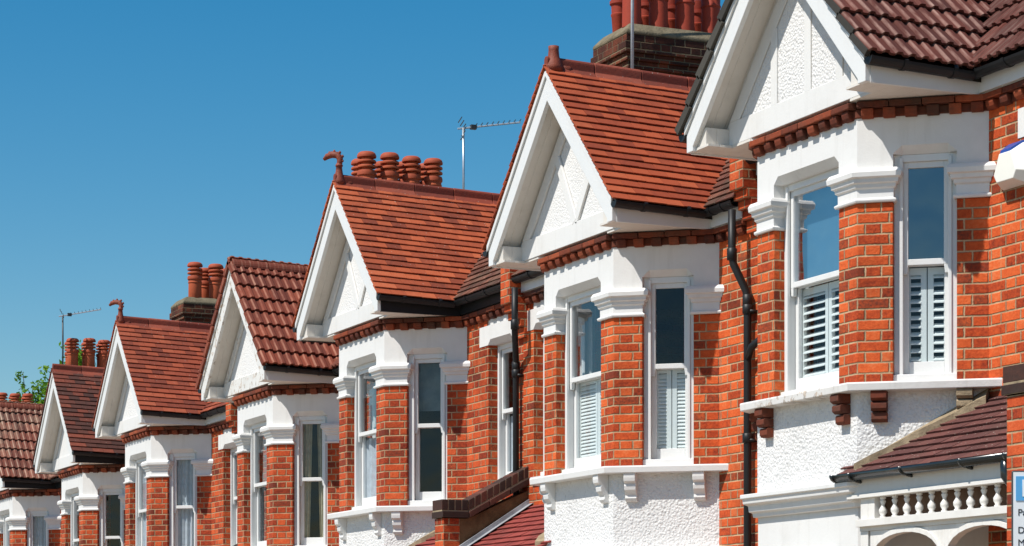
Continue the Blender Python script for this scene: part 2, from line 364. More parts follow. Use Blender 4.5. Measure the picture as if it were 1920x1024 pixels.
def curtain_sheet(F, s0, s1, z0, z1, o, amp, waves, taper=0.0):
    m = MB(); n = max(8, int(waves * 10)); top = []; bot = []
    for i in range(n + 1):
        t = i / n; s = s0 + (s1 - s0) * t; d = o + amp * sin(t * waves * 2 * pi) + amp * 0.5 * sin(t * waves * 4.7 + 1)
        sb = s0 + (s1 - s0) * (t * (1 - taper))
        top.append(F(s, d, z1)); bot.append(F(sb, d, z0))
    vs = top + bot; m.add(vs, [(i, i + 1, n + 2 + i, n + 1 + i) for i in range(n)])
    vs2 = [F(s0 + (s1 - s0) * i / n, o + amp * sin(i / n * waves * 2 * pi) - 0.006 + amp * 0.5 * sin(i / n * waves * 4.7 + 1), z1) for i in range(n + 1)]
    return m

def window(H, F, s0, s1, z0, z1, rec, kind, glass='glass'):
    wn = node('window', H); fw, st = 0.05, 0.042
    fr = MB()
    fr.box(s0, s0 + fw, -rec - 0.11, -rec, z0, z1, F); fr.box(s1 - fw, s1, -rec - 0.11, -rec, z0, z1, F)
    fr.box(s0 + fw, s1 - fw, -rec - 0.11, -rec, z1 - fw, z1, F)
    fr.box(s0 + fw - 0.012, s0 + fw + 0.014, -rec - 0.012, -rec + 0.012, z0 + 0.05, z1 - 0.02, F); fr.box(s1 - fw - 0.014, s1 - fw + 0.012, -rec - 0.012, -rec + 0.012, z0 + 0.05, z1 - 0.02, F)
    fr.box(s0 - 0.004, s1 + 0.004, -rec - 0.115, -rec + 0.03, z0 - 0.005, z0 + 0.055, F)
    fr.build('frame', M['white_wood'], wn, bevel=0.004)
    a, b = s0 + fw + 0.004, s1 - fw - 0.004; zm = z0 + (z1 - z0) * 0.53
    for nm, zl, zh, o, br in (('upper', zm - 0.022, z1 - fw, -rec - 0.02, 0.042), ('lower', z0 + 0.056, zm + 0.018, -rec - 0.065, 0.095)):
        m = MB(); d = 0.035
        m.box(a, a + st, o - d, o, zl, zh, F); m.box(b - st, b, o - d, o, zl, zh, F)
        m.box(a + st, b - st, o - d, o, zh - 0.042, zh, F); m.box(a + st, b - st, o - d, o, zl, zl + br, F)
        if nm == 'upper':
            for q in (a, b - st):
                m.hexa([F(q, o, zl), F(q + st, o, zl), F(q + st, o - d, zl), F(q, o - d, zl), F(q + .008, o - .004, zl - .06), F(q + st - .008, o - .004, zl - .06), F(q + st - .008, o - d, zl - .06), F(q + .008, o - d, zl - .06)])
        m.build('sash', M['white_wood'], wn, bevel=0.003)
        p = MB(); p.add([F(a + st, o - 0.018, zl + br), F(b - st, o - 0.018, zl + br), F(b - st, o - 0.018, zh - 0.042), F(a + st, o - 0.018, zh - 0.042)], [(0, 1, 2, 3)])
        g = p.build('pane', M[glass if nm == 'upper' else 'glass'], wn)
    bk = -rec - 0.105
    ga, gb = a - 0.02, b + 0.02
    def shutters(zb, zt, tilt):
        m = MB(); mid = (a + b) / 2
        for q0, q1 in ((a + 0.01, mid - 0.004), (mid + 0.004, b - 0.01)):
            w_ = 0.04
            m.box(q0, q0 + w_, bk - 0.03, bk, zb, zt, F); m.box(q1 - w_, q1, bk - 0.03, bk, zb, zt, F)
            m.box(q0 + w_, q1 - w_, bk - 0.03, bk, zt - 0.05, zt, F); m.box(q0 + w_, q1 - w_, bk - 0.03, bk, zb, zb + 0.06, F)
            k = zb + 0.085
            while k < zt - 0.06:
                hw_ = 0.026 if tilt < .8 else 0.019; c, s_ = cos(tilt) * hw_, sin(tilt) * hw_
                m.hexa([F(q0 + w_, bk - 0.015 - c, k + s_), F(q1 - w_, bk - 0.015 - c, k + s_), F(q1 - w_, bk - 0.015 + c, k - s_), F(q0 + w_, bk - 0.015 + c, k - s_),
                        F(q0 + w_, bk - 0.015 - c, k + s_ + 0.009), F(q1 - w_, bk - 0.015 - c, k + s_ + 0.009), F(q1 - w_, bk - 0.015 + c, k - s_ + 0.009), F(q0 + w_, bk - 0.015 + c, k - s_ + 0.009)])
                k += 0.058 if tilt < .8 else 0.031
        m.build('shutter', M['shutter'], wn)
    if kind == 'shutter_open': shutters(z0 + 0.03, zm - 0.03, radians(33))
    if kind == 'shutter_blue':
        shutters(z0 + 0.03, zm - 0.03, radians(33))
        m = MB(); m.box(ga - .03, gb + .03, bk - 0.05, bk - 0.045, zm + 0.02, z1 + 0.02, F); m.build('blind', M['blue_backing'], wn)  # added blue sheet rather than a real blind, imitating reflected sky
    if kind in ('shutter_shut', 'shutter_red'):
        shutters(z0 + 0.03, zm + 0.0, radians(58))
        if kind == 'shutter_red':
            curtain_sheet(F, b - 0.07, b + 0.03, zm, z1 + 0.02, bk - 0.05, 0.012, 3).build('curtain', M['red_curtain'], wn, True)
    if kind == 'blind':
        m = MB(); m.box(ga - .03, gb + .03, bk - 0.01, bk - 0.005, zm + 0.16, z1 + 0.02, F); m.build('blind', M['blind'], wn)
    if kind == 'net':
        curtain_sheet(F, ga - 0.03, gb + 0.03, z0 - 0.05, z1 + 0.02, bk, 0.018, (gb - ga) / 0.06).build('curtain', M['net'], wn, True)
    if kind == 'beige':
        W = gb - ga
        curtain_sheet(F, ga - 0.03, ga + 0.44 * W, z0 - 0.05, z1 + 0.02, bk, 0.016, 4, 0.22).build('curtain', M['beige_curtain'], wn, True)
        curtain_sheet(F, gb + 0.03, gb - 0.42 * W, z0 - 0.05, z1 + 0.02, bk, 0.016, 4, 0.25).build('curtain', M['beige_curtain'], wn, True)
    if kind == 'dim':
        curtain_sheet(F, gb + 0.03, gb - 0.35 * (gb - ga), z0 - 0.05, z1 + 0.02, bk - 0.05, 0.02, 3).build('curtain', M['blind'], wn, True)
    if kind == 'white_side':
        curtain_sheet(F, ga - 0.03, gb + .03, z0 - 0.05, zm - 0.05, bk, 0.015, 5).build('curtain', M['net'], wn, True)
    return wn

def lintel(F, s0, s1, depth, mb, out=0.0, ztop=None, zh=None, c=0.055, stop=0.06):
    zt = ztop or zz(3.60); zh = zh or Z_HEAD; r = zh + c
    secs = []
    for s, k in ((s0, 0), (s0 + stop, 1), (s1 - stop, 1), (s1, 0)):
        secs.append([F(s, out, zt), F(s, out, zh + c * k + (1e-4 if not k else 0)), F(s, out - c * k - (1e-4 if not k else 0), zh), F(s, -depth, zh), F(s, -depth, zt)])
    mb.loft(secs)

CAPP = [(-0.10, 0), (0.020, 0), (0.025, 0.012), (0.025, 0.022), (0.005, 0.032), (0.006, 0.095), (0.020, 0.105), (0.023, 0.13), (0.040, 0.137), (0.043, 0.165), (0.062, 0.172), (0.066, 0.205), (0.058, 0.222), (0.048, 0.235), (-0.10, 0.235)]
LAB = {}

def plain_tiles(mb, O, U, V, N, nu, u0, nrow, gauge, keep, tw=0.165, th=0.012, lift=0.026, ln=0.155, wob=0.0016):
    rr = random.Random(int(O[0] * 1000) + nrow)
    for r in range(nrow):
        off = (r % 2) * tw / 2
        wv = 0.006 * sin(r * 1.7)
        for k in range(-1, nu):
            u = u0 + k * tw + off; wd = tw
            if k == -1: continue
            if k == 0 and r % 2: u -= tw / 2; wd = tw * 1.5
            if not keep(u + tw / 2, r * gauge): continue
            dz = rr.uniform(-wob, wob) * 1.3; dv = rr.uniform(-wob, wob); a = u + 0.002 + rr.uniform(-.001, .001); b = u + wd - 0.002
            tl = rr.uniform(-wob, wob)
            v0 = r * gauge + dv + wv * sin(u * 2); v1 = v0 + ln
            P = lambda uu, vv, nn: tuple(O + U * uu + V * vv + N * nn)
            hl, hr = lift + dz + tl, lift + dz - tl
            mb.hexa([P(a, v0, hl), P(b, v0, hr), P(b, v1, 0.002), P(a, v1, 0.002), P(a, v0, hl + th), P(b, v0, hr + th), P(b, v1, 0.002 + th), P(a, v1, 0.002 + th)])

RIB = 0.105
def rib_prof(x):
    f = (x / RIB) % 1.0
    sm = lambda t: t * t * (3 - 2 * t)
    if f < 0.14: return 0.002 + 0.019 * sm(f / 0.14)
    if f < 0.48: return 0.021
    if f < 0.64: return 0.002 + 0.019 * sm((0.64 - f) / 0.16)
    return 0.002
def rib_tiles(mb, O, U, V, N, nu, u0, nrow, gauge, keep, th=0.018, lift=0.034):
    rr = random.Random(int(O[1] * 1000) + nrow); tw = RIB * 2; seg = 24
    P = lambda uu, vv, nn: tuple(O + U * uu + V * vv + N * nn)
    for r in range(nrow):
        for k in range(-1, nu):
            u = u0 + k * tw
            if not keep(u + tw / 2, r * gauge): continue
            dv = rr.uniform(-.004, .004); dz = rr.uniform(-.002, .003); v0 = r * gauge + dv; v1 = v0 + gauge * 1.25
            secs = []
            for v, h in ((v0, lift + dz), (v1, 0.0)):
                top = [P(u + tw * i / seg * 0.992, v, h + th + rib_prof(tw * i / seg)) for i in range(seg + 1)]
                bot = [P(u + tw * i / seg * 0.992, v, h + rib_prof(tw * i / seg) * 0.8) for i in range(seg, -1, -1)]
                secs.append(top + bot)
            mb.loft(secs)

def ridge_run(p0, p1, step, roll, mb, wing=0.17, slope=PITCH):
    p0, p1 = Vector(p0), Vector(p1); d = (p1 - p0); L = d.length; d.normalize(); sd_ = Vector((0, 0, 1)).cross(d).normalized()
    n = max(1, round(L / step)); c = 1 / sqrt(1 + slope * slope); rr = random.Random(3)
    for i in range(n):
        a = p0 + d * (L * i / n + 0.004); b = p0 + d * (L * (i + 1) / n - 0.004); h = rr.uniform(-.004, .006)
        if roll:
            sec = [(-wing * c, -wing * c * slope), (-0.035, -0.035 * slope + 0.012)]
            sec += [(0.036 * cos(t), 0.034 + 0.036 * sin(t)) for t in [pi * 1.05 - pi * 1.1 * j / 8 for j in range(9)]]
            sec += [(0.035, -0.035 * slope + 0.012), (wing * c, -wing * c * slope), (wing * c - .02, -wing * c * slope - .02), (0, -0.03), (-wing * c + .02, -wing * c * slope - .02)]
        else:
            sec = [(0.12 * cos(t), -0.075 + 0.115 * sin(t)) for t in [pi - pi * j / 12 for j in range(13)]]
            sec += [(0.10, -0.085), (-0.10, -0.085)]
        q = lambda P_: [tuple(P_ + sd_ * x + Vector((0, 0, z + h))) for x, z in sec]
        mb.loft([q(a), q(b)])

def finial_dragon(H, x, z, k=1.0):
    m = MB()
    m.lathe((x, 0, z - 0.07), [(0.085 * k, 0), (0.088 * k, 0.05), (0.065 * k, 0.10), (0.05 * k, 0.16), (0.045 * k, 0.20), (0.056 * k, 0.205), (0.056 * k, 0.222), (0.042 * k, 0.228), (0.04 * k, 0.24)], 16)
    m.tube([(x + .07, 0, z - .02), (x + .12, 0, z - .045), (x + .16, 0, z - .035)], [.03, .045, .03], 8)
    pts = [(x, 0, z + .15), (x + .008, 0, z + .25 * k), (x + .01, 0, z + .31 * k), (x - .015, 0, z + .36 * k), (x - .06, 0, z + .375 * k), (x - .10, 0, z + .35 * k), (x - .125, 0, z + .31 * k)]
    # the head bends out over the street: mostly -x with a share of +y
    pts = [(px, (x - px) * 1.1 if px < x else 0, pz) for px, py, pz in pts]
    m.tube(pts, [.042 * k, .044 * k, .05 * k, .052 * k, .05 * k, .042 * k, .024 * k], 10)
    for i in range(6):
        a = pts[min(i + 1, 6)]; m.lathe((a[0] + .022, a[1] - .02, a[2] + .018 + .006 * i), [(0.014, -.015), (0.016, 0), (0.006, .014)], 6)
    m.build('finial', M['finial'], H, True)

def finial_stub(H, x, z):
    m = MB()
    m.lathe((x, 0, z - 0.08), [(0.085, 0), (0.085, 0.05), (0.062, 0.10), (0.050, 0.14), (0.045, 0.19), (0.047, 0.225), (0.03, 0.227), (0.03, 0.12)], 16)
    m.tube([(x + .07, 0, z - .02), (x + .13, 0, z - .055), (x + .17, 0, z - .045)], [.035, .05, .035], 8)
    m.build('finial', M['finial'], H, True)

def house(i, T, dz, s, far_half, near_half, o):
    H = empty('terraced_house', (9.07, T, dz), o['label'], 'house', 'brick terraced houses in the row')
    H.name = 'terraced_house' if i == 1 else 'terraced_house.%03d' % (i - 1)
    brick = M[o.get('brick', 'brick')]
    path = [(XW + .15, B_ + .12), PA, PB, PC, PD, (XW + .15, -B_ - .12)]
    path = [(XW + .12, B_ + .099), PB, PC, (XW + .12, -B_ - .099)]
    sill_path = path
    # ---- bay
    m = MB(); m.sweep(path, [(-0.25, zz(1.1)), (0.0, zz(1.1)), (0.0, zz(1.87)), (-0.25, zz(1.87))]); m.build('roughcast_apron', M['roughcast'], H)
    m = MB(); m.sweep(path, [(-0.25, zz(0.15)), (-0.004, zz(0.15)), (-0.004, zz(1.1)), (-0.25, zz(1.1))])
    m.sweep(path, [(0.0, zz(1.06)), (0.03, zz(1.065)), (0.035, zz(1.095)), (0.06, zz(1.105)), (0.065, zz(1.15)), (0.10, zz(1.165)), (0.105, zz(1.20)), (0.12, zz(1.205)), (0.12, zz(1.235)), (0.0, zz(1.25))])
    hz0 = zz(0.74)
    for c_, F in ((0, F_FRONT),):
        m.loft([[F(-.42, 0, hz0), F(-.42, 0.06, hz0), F(-.42, 0.02, hz0 + .05), F(-.42, 0, hz0 + .05)], [F(.42, 0, hz0), F(.42, 0.06, hz0), F(.42, 0.02, hz0 + .05), F(.42, 0, hz0 + .05)]])
    m.build('ground_floor_lintel', M['white'], H, bevel=0.004)
    m = MB(); m.sweep(path, [(-0.25, -2.6), (-0.01, -2.6), (-0.01, zz(0.15)), (-0.25, zz(0.15))]); m.build('ground_floor_bay', brick, H)
    m = MB(); m.sweep(sill_path, [(-0.22, Z_SILL - 0.066), (0.118, Z_SILL - 0.066), (0.122, Z_SILL - 0.018), (0.118, Z_SILL - 0.006), (-0.05, Z_SILL + 0.002), (-0.22, Z_SILL + 0.002)])
    m.build('bay_sill', M[o.get('sill', 'white')], H, bevel=0.005)
    # brackets under the sill
    def bracket(F, sc, bm_=None):
        b = MB(); t = Z_SILL - 0.066
        if o.get('bracket') == 'brick':
            for (d0, za, zb) in ((0.105, -.07, 0), (0.088, -.14, -.076), (0.06, -.215, -.146)):
                pr = [(0, t + za), (d0 * .75, t + za), (d0, t + za + .018), (d0, t + zb - .012), (d0 - .01, t + zb), (0, t + zb)]
                b.loft([[F(sc - .055, q, z) for q, z in pr], [F(sc + .055, q, z) for q, z in pr]])
            b.build('bracket', bm_ or M['terracotta_block'], H, bevel=0.003)
        else:
            pr = [(0, t - .24), (.03, t - .235), (.045, t - .21), (.038, t - .185), (.05, t - .165), (.072, t - .14), (.078, t - .105), (.066, t - .09), (.10, t - .07), (.105, t - .04), (.105, t), (0, t)]
            b.loft([[F(sc - .05, q, z) for q, z in pr], [F(sc + .05, q, z) for q, z in pr]])
            b.build('bracket', M['white'], H, bevel=0.004)
    bracket(F_FRONT, -.51); bracket(F_FRONT, .56); bracket(F_CANT, .16); bracket(F_CANT, .75, M['mortar'] if i == 1 else None); bracket(F_FAR, CL - .16); bracket(F_FAR, CL - .75)
    # brick piers
    nearc = [(0, -.455), PC, cp(.25)]; wallp = [cp(.69), cp(CL + .09)]
    for pth, uo in ((nearc, PC), (mir(nearc), PB), (wallp, PD), (mir(wallp), PA)):
        b = MB(); b.sweep(pth, [(-0.2, Z_SILL), (0, Z_SILL), (0, Z_PIL), (-0.2, Z_PIL)]); b.build('bay_pier', brick, H, uo=uo, bevel=0.006)
        c2 = MB()
        if pth in (wallp,): cpth = [cp(.69, .10), cp(.69), cp(CL + .06)]
        elif pth is nearc: cpth = [(.10, -.455), (0, -.455), PC, cp(.25), cp(.25, .10)]
        elif len(pth) == 2: cpth = mir([cp(.69, .10), cp(.69), cp(CL + .06)])
        else: cpth = mir([(.10, -.455), (0, -.455), PC, cp(.25), cp(.25, .10)])
        c2.sweep(cpth, [(a, Z_PIL + z) for a, z in CAPP]); c2.build('pier_capital', M['white'], H, bevel=0.003)
    # white band over the windows
    m = MB(); m.sweep(path, [(-0.2, zz(3.60)), (0, zz(3.60)), (0, Z_BAND), (-0.2, Z_BAND)])
    for pth in (nearc, mir(nearc), wallp, mir(wallp)):
        m.sweep(pth, [(-0.2, Z_CAP - .02), (0, Z_CAP - .02), (0, zz(3.60)), (-0.2, zz(3.60))])
    lintel(F_FRONT, -.455, .455, .2, m); lintel(F_CANT, .25, .69, .2, m); lintel(F_FAR, CL - .69, CL - .25, .2, m)
    m.build('white_lintel_band', M['white'], H)
    # windows
    k = o['win']
    window(H, F_FRONT, -.455, .455, Z_SILL, Z_HEAD, 0.09, k[0], o.get('glass_f', 'glass_front'))
    window(H, F_CANT, .25, .69, Z_SILL, Z_HEAD, 0.06, k[1], o.get('glass', 'glass'))
    window(H, F_FAR, CL - .69, CL - .25, Z_SILL, Z_HEAD, 0.075, 'none')
    # corbel course along wall and bay
    yN, yF = -near_half, far_half
    wpath = [(XW, yF - .12), PA, PB, PC, PD, (XW, yN + .12)]
    m = MB(); m.sweep(wpath, [(-.2, Z_BAND - .0), (.012, Z_BAND - .0), (.012, zz(3.85)), (-.2, zz(3.85))])
    for (p, q) in zip(wpath[:-1], wpath[1:]):
        d = Vector(q) - Vector(p); L = d.length; d.normalize(); F = frame(p, d)
        n = max(1, round(L / 0.155)); st = L / n
        for j in range(n):
            c = (j + .5) * st; jt = R.uniform(-.004, .004)
            pr = [(0.0, zz(3.782) + jt), (.030, zz(3.782) + jt), (.050, zz(3.80) + jt), (.058, zz(3.825)), (.058, zz(3.848)), (0.0, zz(3.848))]
            m.loft([[F(c - .043, a, z) for a, z in pr], [F(c + .043, a, z) for a, z in pr]])
        n = max(1, round(L / 0.225)); st = L / n
        for j in range(n):
            m.box(j * st + .003, (j + 1) * st - .003, -.05, .072 + R.uniform(-.005, .004), zz(3.852), zz(3.897) + R.uniform(-.003, .0), F)
    m.build('corbel_course', M['terracotta_block'], H, bevel=0.006)
    # ---- gable
    zs = zz(3.905); xb = -.298
    for sg in (1, -1):
        m = MB(); pl_ = [(xb + .03, 1.27), (xb + .03, .98), (-.06, .98), (-.06, .70), (.05, .60), (XW + .1, 1.18), (XW + .1, 1.27)]
        m.prism([(x, sg * y, zs) for x, y in pl_], (0, 0, .018)); m.build('soffit', M['soffit'], H)
    xp = -.045; ph = lambda y: Z_EAVE + (Y_EAVE - abs(y)) * PITCH - .07      # underside line of the roof
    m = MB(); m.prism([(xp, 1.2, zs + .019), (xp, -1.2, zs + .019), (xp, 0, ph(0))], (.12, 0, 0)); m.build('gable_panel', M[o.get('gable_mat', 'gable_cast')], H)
    m = MB(); rl = .012 if o.get('battens') == 'posts' else .022; xr = xp - rl - .001
    zb2 = zs + .20
    m.prism([(xr, 1.2, zs + .02), (xr, -1.2, zs + .02), (xr, -1.03, zb2), (xr, 1.03, zb2)], (rl, 0, 0))
    for sg in (1, -1):
        a0 = ph(0) - .30
        hw = 0.12 * sqrt(1 + PITCH * PITCH)
        yb = (ph(0) - .19 - zb2) / PITCH
        m.prism([(xr - .001, sg * yb, zb2), (xr - .001, sg * (yb - .16), zb2), (xr - .001, 0, ph(0) - .19 - .16 * PITCH), (xr - .001, 0, ph(0) - .19)], (rl, 0, 0))
    yi = yb - .16; zi = zb2 + yi * PITCH
    bw = .045
    if o.get('battens') == 'posts':
        for c in (0.36, -0.12, -.55):
            zt = min(zz(5.4), zb2 + (yi - abs(c)) * PITCH) + .03
            m.box(xr, xp, c - bw, c + bw, zb2 - .005, zt)
    elif o.get('battens') == 'vee':
        for ye in (.30, -.44):
            ze = zb2 + (yi - abs(ye)) * PITCH + .03; yc = -.07
            d = Vector((ye - yc, ze - zb2)).normalized(); n_ = Vector((-d.y, d.x)) * bw
            m.prism([(xr - .002 * (ye > 0), yc - n_.x, zb2 - n_.y), (xr - .002 * (ye > 0), yc + n_.x, zb2 + n_.y), (xr - .002 * (ye > 0), ye + n_.x, ze + n_.y), (xr - .002 * (ye > 0), ye - n_.x, ze - n_.y)], (rl, 0, 0))
    m.build('gable_batten', M[o.get('barge', 'white')], H, bevel=0.004)
    # bargeboards and raking soffits
    bo = lambda y: Z_EAVE + (Y_EAVE - abs(y)) * PITCH - .012
    for sg in (1, -1):
        b = MB(); zf = zz(3.90); yo, yi_ = 1.272, 1.175
        pr = [(0, bo(0)), (sg * yo, bo(yo)), (sg * yo, zf), (sg * yi_, zf), (sg * yi_, bo(yi_) - .27), (0, bo(0) - .27)]
        b.prism([(xb, y, z) for y, z in pr], (.04, 0, 0))
        up = [(0, bo(0) + .0), (sg * (yo + .01), bo(yo + .01)), (sg * (yo + .01), bo(yo + .01) - .06), (0, bo(0) - .06)]
        b.prism([(xb - .018, y, z) for y, z in up], (.018, 0, 0))
        b.build('bargeboard', M[o.get('barge', 'white_wood')], H, bevel=0.004)
        b = MB(); pr = [(0, bo(0) - .20), (sg * 1.25, bo(1.25) - .20), (sg * 1.25, bo(1.25) - .185), (0, bo(0) - .185)]
        b.prism([(xb + .04, y, z) for y, z in pr], (-xb + xp - .04 + .10, 0, 0))
        b.box(xb + .04, xp, min(sg * 1.03, sg * 1.262), max(sg * 1.03, sg * 1.262), zs + .02, zs + .15)
        b.build('raking_soffit', M['soffit'], H)
    # side fascias, gutters
    fm = M['black'] if o.get('black_fascia') else M['white_wood']
    for sg in (1, -1):
        b = MB(); y0, y1 = sorted((sg * 1.25, sg * 1.276))
        b.box(xb + .04, X_ME + .14, y0, y1, zz(3.895), zz(4.035)); b.build('fascia', fm, H)
        g = MB(); yc = sg * 1.325
        half = [(cos(t), sin(t)) for t in [pi + pi * j / 8 for j in range(9)]]
        r0, r1 = .052, .046
        ring = lambda x: [(x, yc + a * r0, zz(4.05) + c_ * r0 - SAG * (x + .3)) for a, c_ in half] + [(x, yc + a * r1, zz(4.05) + c_ * r1 - SAG * (x + .3)) for a, c_ in reversed(half)]
        g.loft([ring(xb - .01), ring(X_ME - .03)])
        g.prism([(xb - .014, yc + a * .054, zz(4.052) + c_ * .054) for a, c_ in half], (.012, 0, 0))
        for xx in (-.05, .35):
            g.loft([[(xx, yc + a * .06, zz(4.052) + c_ * .06 - SAG * (xx + .3)) for a, c_ in half] + [(xx, yc + a * .05, zz(4.052) + c_ * .05) for a, c_ in reversed(half)],
                    [(xx + .03, yc + a * .06, zz(4.052) + c_ * .06 - SAG * (xx + .3)) for a, c_ in half] + [(xx + .03, yc + a * .05, zz(4.052) + c_ * .05) for a, c_ in reversed(half)]])
        g.build('gutter', M['black'], H)
    # main-wall eaves on both sides of the gable
    for (ya, yb_) in ((-near_half + .12, -1.276), (1.276, far_half - .12)):
        if yb_ - ya < .1: continue
        b = MB(); b.box(X_ME + .06, X_ME + .085, ya, yb_, zz(3.905), zz(4.03)); b.box(X_ME + .086, XW + .05, ya, yb_, zz(3.90), zz(3.918)); b.build('fascia', fm, H)
        g = MB(); half = [(cos(t), sin(t)) for t in [pi + pi * j / 8 for j in range(9)]]; xc = X_ME + .005
        ring = lambda y: [(xc + a * .052, y, zz(4.04) + c_ * .052) for a, c_ in half] + [(xc + a * .046, y, zz(4.04) + c_ * .046) for a, c_ in reversed(half)]
        g.loft([ring(ya), ring(yb_ + (-.02 if ya < 0 else 0))])
        for q in (.33, .7):
            yy = ya + (yb_ - ya) * q
            g.loft([[(xc + a * .06, yy, zz(4.042) + c_ * .06) for a, c_ in half], [(xc + a * .06, yy + .035, zz(4.042) + c_ * .06) for a, c_ in half]])
        g.build('gutter', M['black'], H)
    # ---- roof
    tile = M[o['tile']]; rib = o.get('rib', False); gauge = 0.245 if rib else 0.1
    c = 1 / sqrt(1 + PITCH * PITCH); slope_len = Y_EAVE / c
    x0 = xb - .035; X_R = X_ME + Y_EAVE                                            # main ridge
    zmain = lambda x: Z_EAVE + (x - X_ME) * PITCH
    rf = MB(); nrow = int(slope_len / gauge + 0.6)
    gfun = rib_tiles if rib else plain_tiles
    tw = RIB * 2 if rib else .165
    for sg in (-1, 1):
        O = Vector((x0, sg * Y_EAVE, Z_EAVE)); U = Vector((1, 0, -SAG)); V = Vector((0, -sg * c, PITCH * c)); N = Vector((0, sg * PITCH * c, c))
        def keep(u, v):
            z = Z_EAVE + v * PITCH * c; x = x0 + u
            return u > 0.02 and x < X_ME + v * c + .13 and v < slope_len - gauge * .35
        gfun(rf, O, U, V, N, int((X_R + 1 - x0) / tw), 0.0, nrow, gauge, keep)
    # main slope
    O = Vector((X_ME - .02, 0, Z_EAVE - .012)); U = Vector((0, -1, 0)); V = Vector((c, 0, PITCH * c)); N = Vector((-PITCH * c, 0, c))
    def keepm(u, v):
        y = -u
        if y > far_half - .10 or y < -near_half + .10: return False
        return abs(y) > Y_EAVE - v * c - .13 and v < slope_len - gauge * .35
    mr = MB(); gfun(mr, O, U, V, N, int((far_half + near_half) / tw) + 3, -far_half + .1, nrow, gauge, keepm)
    roof = rf.build('gable_roof', tile, H, uvf=(Vector((1, 0, 0)), Vector((0, 1, .6)), Vector((x0, 0, 0)))); mr.build('main_roof', M[o.get('main', o['tile'])], H, uvf=(Vector((0, -1, 0)), Vector((1, 0, .6)), Vector((0, far_half - .1, 0))))
    dk = MB(); e = .012
    for sg in (-1, 1):
        dk.prism([(xb + .01, sg * (Y_EAVE - .03), Z_EAVE - e), (xb + .01, 0, Z_RIDGE - e), (xb + .01, 0, Z_RIDGE - e - .12), (xb + .01, sg * (Y_EAVE - .03), Z_EAVE - e - .035)], (X_R - xb, 0, -SAG * (X_R - xb)))
    dk.prism([(X_ME + .02, -near_half + .02, Z_EAVE - .02), (X_R, -near_half + .02, Z_RIDGE - .03), (XW + 5, -near_half + .02, zz(4.1)), (XW + 5, -near_half + .02, zz(4.0)), (X_ME + .15, -near_half + .02, zz(4.0))], (0, far_half + near_half - .04, 0))
    dk.build('roof_deck', M['deck'], roof)
    rd = MB(); ridge_run((x0 + .02, 0, Z_RIDGE + .035), (X_R + .1, 0, Z_RIDGE + .035 - SAG * (X_R - x0)), .45, o.get('roll', True), rd)
    ridge_run((X_R, -near_half + .1, Z_RIDGE + .0), (X_R, far_half - .1, Z_RIDGE + .0), .45, False, rd)
    rd.build('ridge_tiles', M[o.get('ridge', 'ridge_red')], roof, bevel=0.004)
    # bedding mortar under the ridge and the verge
    mo = MB()
    for sg in (1, -1):
        mo.prism([(x0 + .03, sg * .10, Z_RIDGE - .075), (x0 + .03, sg * .135, Z_RIDGE - .118), (x0 + .03, sg * .10, Z_RIDGE - .115)], (X_R - x0, 0, -SAG * (X_R - x0)))
    mo.build('ridge_mortar', M['mortar'], roof)
    vb = MB()
    if rib:
        for sg in (1, -1):
            for r in range(nrow):
                v0, v1 = r * gauge, r * gauge + gauge * 1.06
                pt = lambda v, n_: (sg * (Y_EAVE - v * c + PITCH * c * n_), Z_EAVE + v * PITCH * c + c * n_)
                tk = (.04, .072) if sg > 0 else (.018, .05)
                q = [pt(v0, .0), pt(v1, -.025), pt(v1, tk[0]), pt(v0, tk[1])]
                vb.prism([(x0 - .012, y, z) for y, z in q], (.035, 0, 0))
        vb.build('verge_tiles', M[o.get('verge', 'tile_dark')], roof)
    # valley lead
    vl = MB()
    for sg in (1, -1):
        vl.hexa([(X_ME - .04, sg * (Y_EAVE + .02), Z_EAVE - .01), (X_ME + .08, sg * (Y_EAVE + .03), Z_EAVE + .008), (X_R, sg * .05, Z_RIDGE + .008), (X_R - .1, sg * .02, Z_RIDGE - .05),
                 (X_ME - .04, sg * (Y_EAVE + .02), Z_EAVE - .014), (X_ME + .08, sg * (Y_EAVE + .03), Z_EAVE + .004), (X_R, sg * .05, Z_RIDGE + .004), (X_R - .1, sg * .02, Z_RIDGE - .055)])
    vl.build('valley_flashing', M['lead'], roof)
    if o.get('finial') == 'dragon': finial_dragon(H, x0 + .08, Z_RIDGE + .05, o.get('fk', 0.72))
    if o.get('finial') == 'stub': finial_stub(H, x0 + .10, Z_RIDGE + .05)
    # ---- main walls: recess side (sign s) and plain side
    W = MB(); x0w, x1w = XW, XW + .22; ztop = zz(3.79)
    rh = far_half if s > 0 else near_half; ph_ = near_half if s > 0 else far_half
    def yb(a, b): return (min(s * a, s * b), max(s * a, s * b))
    o0, o1, wz0, wz1 = 1.84, 2.46, zz(2.08), zz(3.53)
    W.box(x0w, x1w, *yb(B_ - .12, o0), -2.6, ztop); W.box(x0w, x1w, *yb(o1, rh), -2.6, ztop)
    W.box(x0w, x1w, *yb(o0, o1), -2.6, wz0 - .06)
    W.box(x0w, x1w, *yb(-B_ + .12, -ph_), -2.6, ztop)
    W.build('front_wall', brick, H, uo=(0, 1.28))
    W = MB(); W.box(XW - .03, XW + .1, *yb(o0 - .04, o1 + .02), wz0 - .058, wz0); W.build('window_sill', M['white'], H)
    W = MB()
    Fm = frame((XW, 0), (0, -1))
    sa, sb = (-o1, -o0) if s > 0 else (o0, o1)
    lintel(Fm, sa, sb, .2, W, out=.006, ztop=zz(3.73), zh=wz1)
    for a, b in ((1.62, o0), (o1, 2.6)): W.box(XW - .006, XW + .1, *yb(a, b), wz1, zz(3.73))
    W.box(XW + .0, XW + .2, *yb(o0, o1), zz(3.73), ztop)
    W.build('window_lintel', M['white'], H)
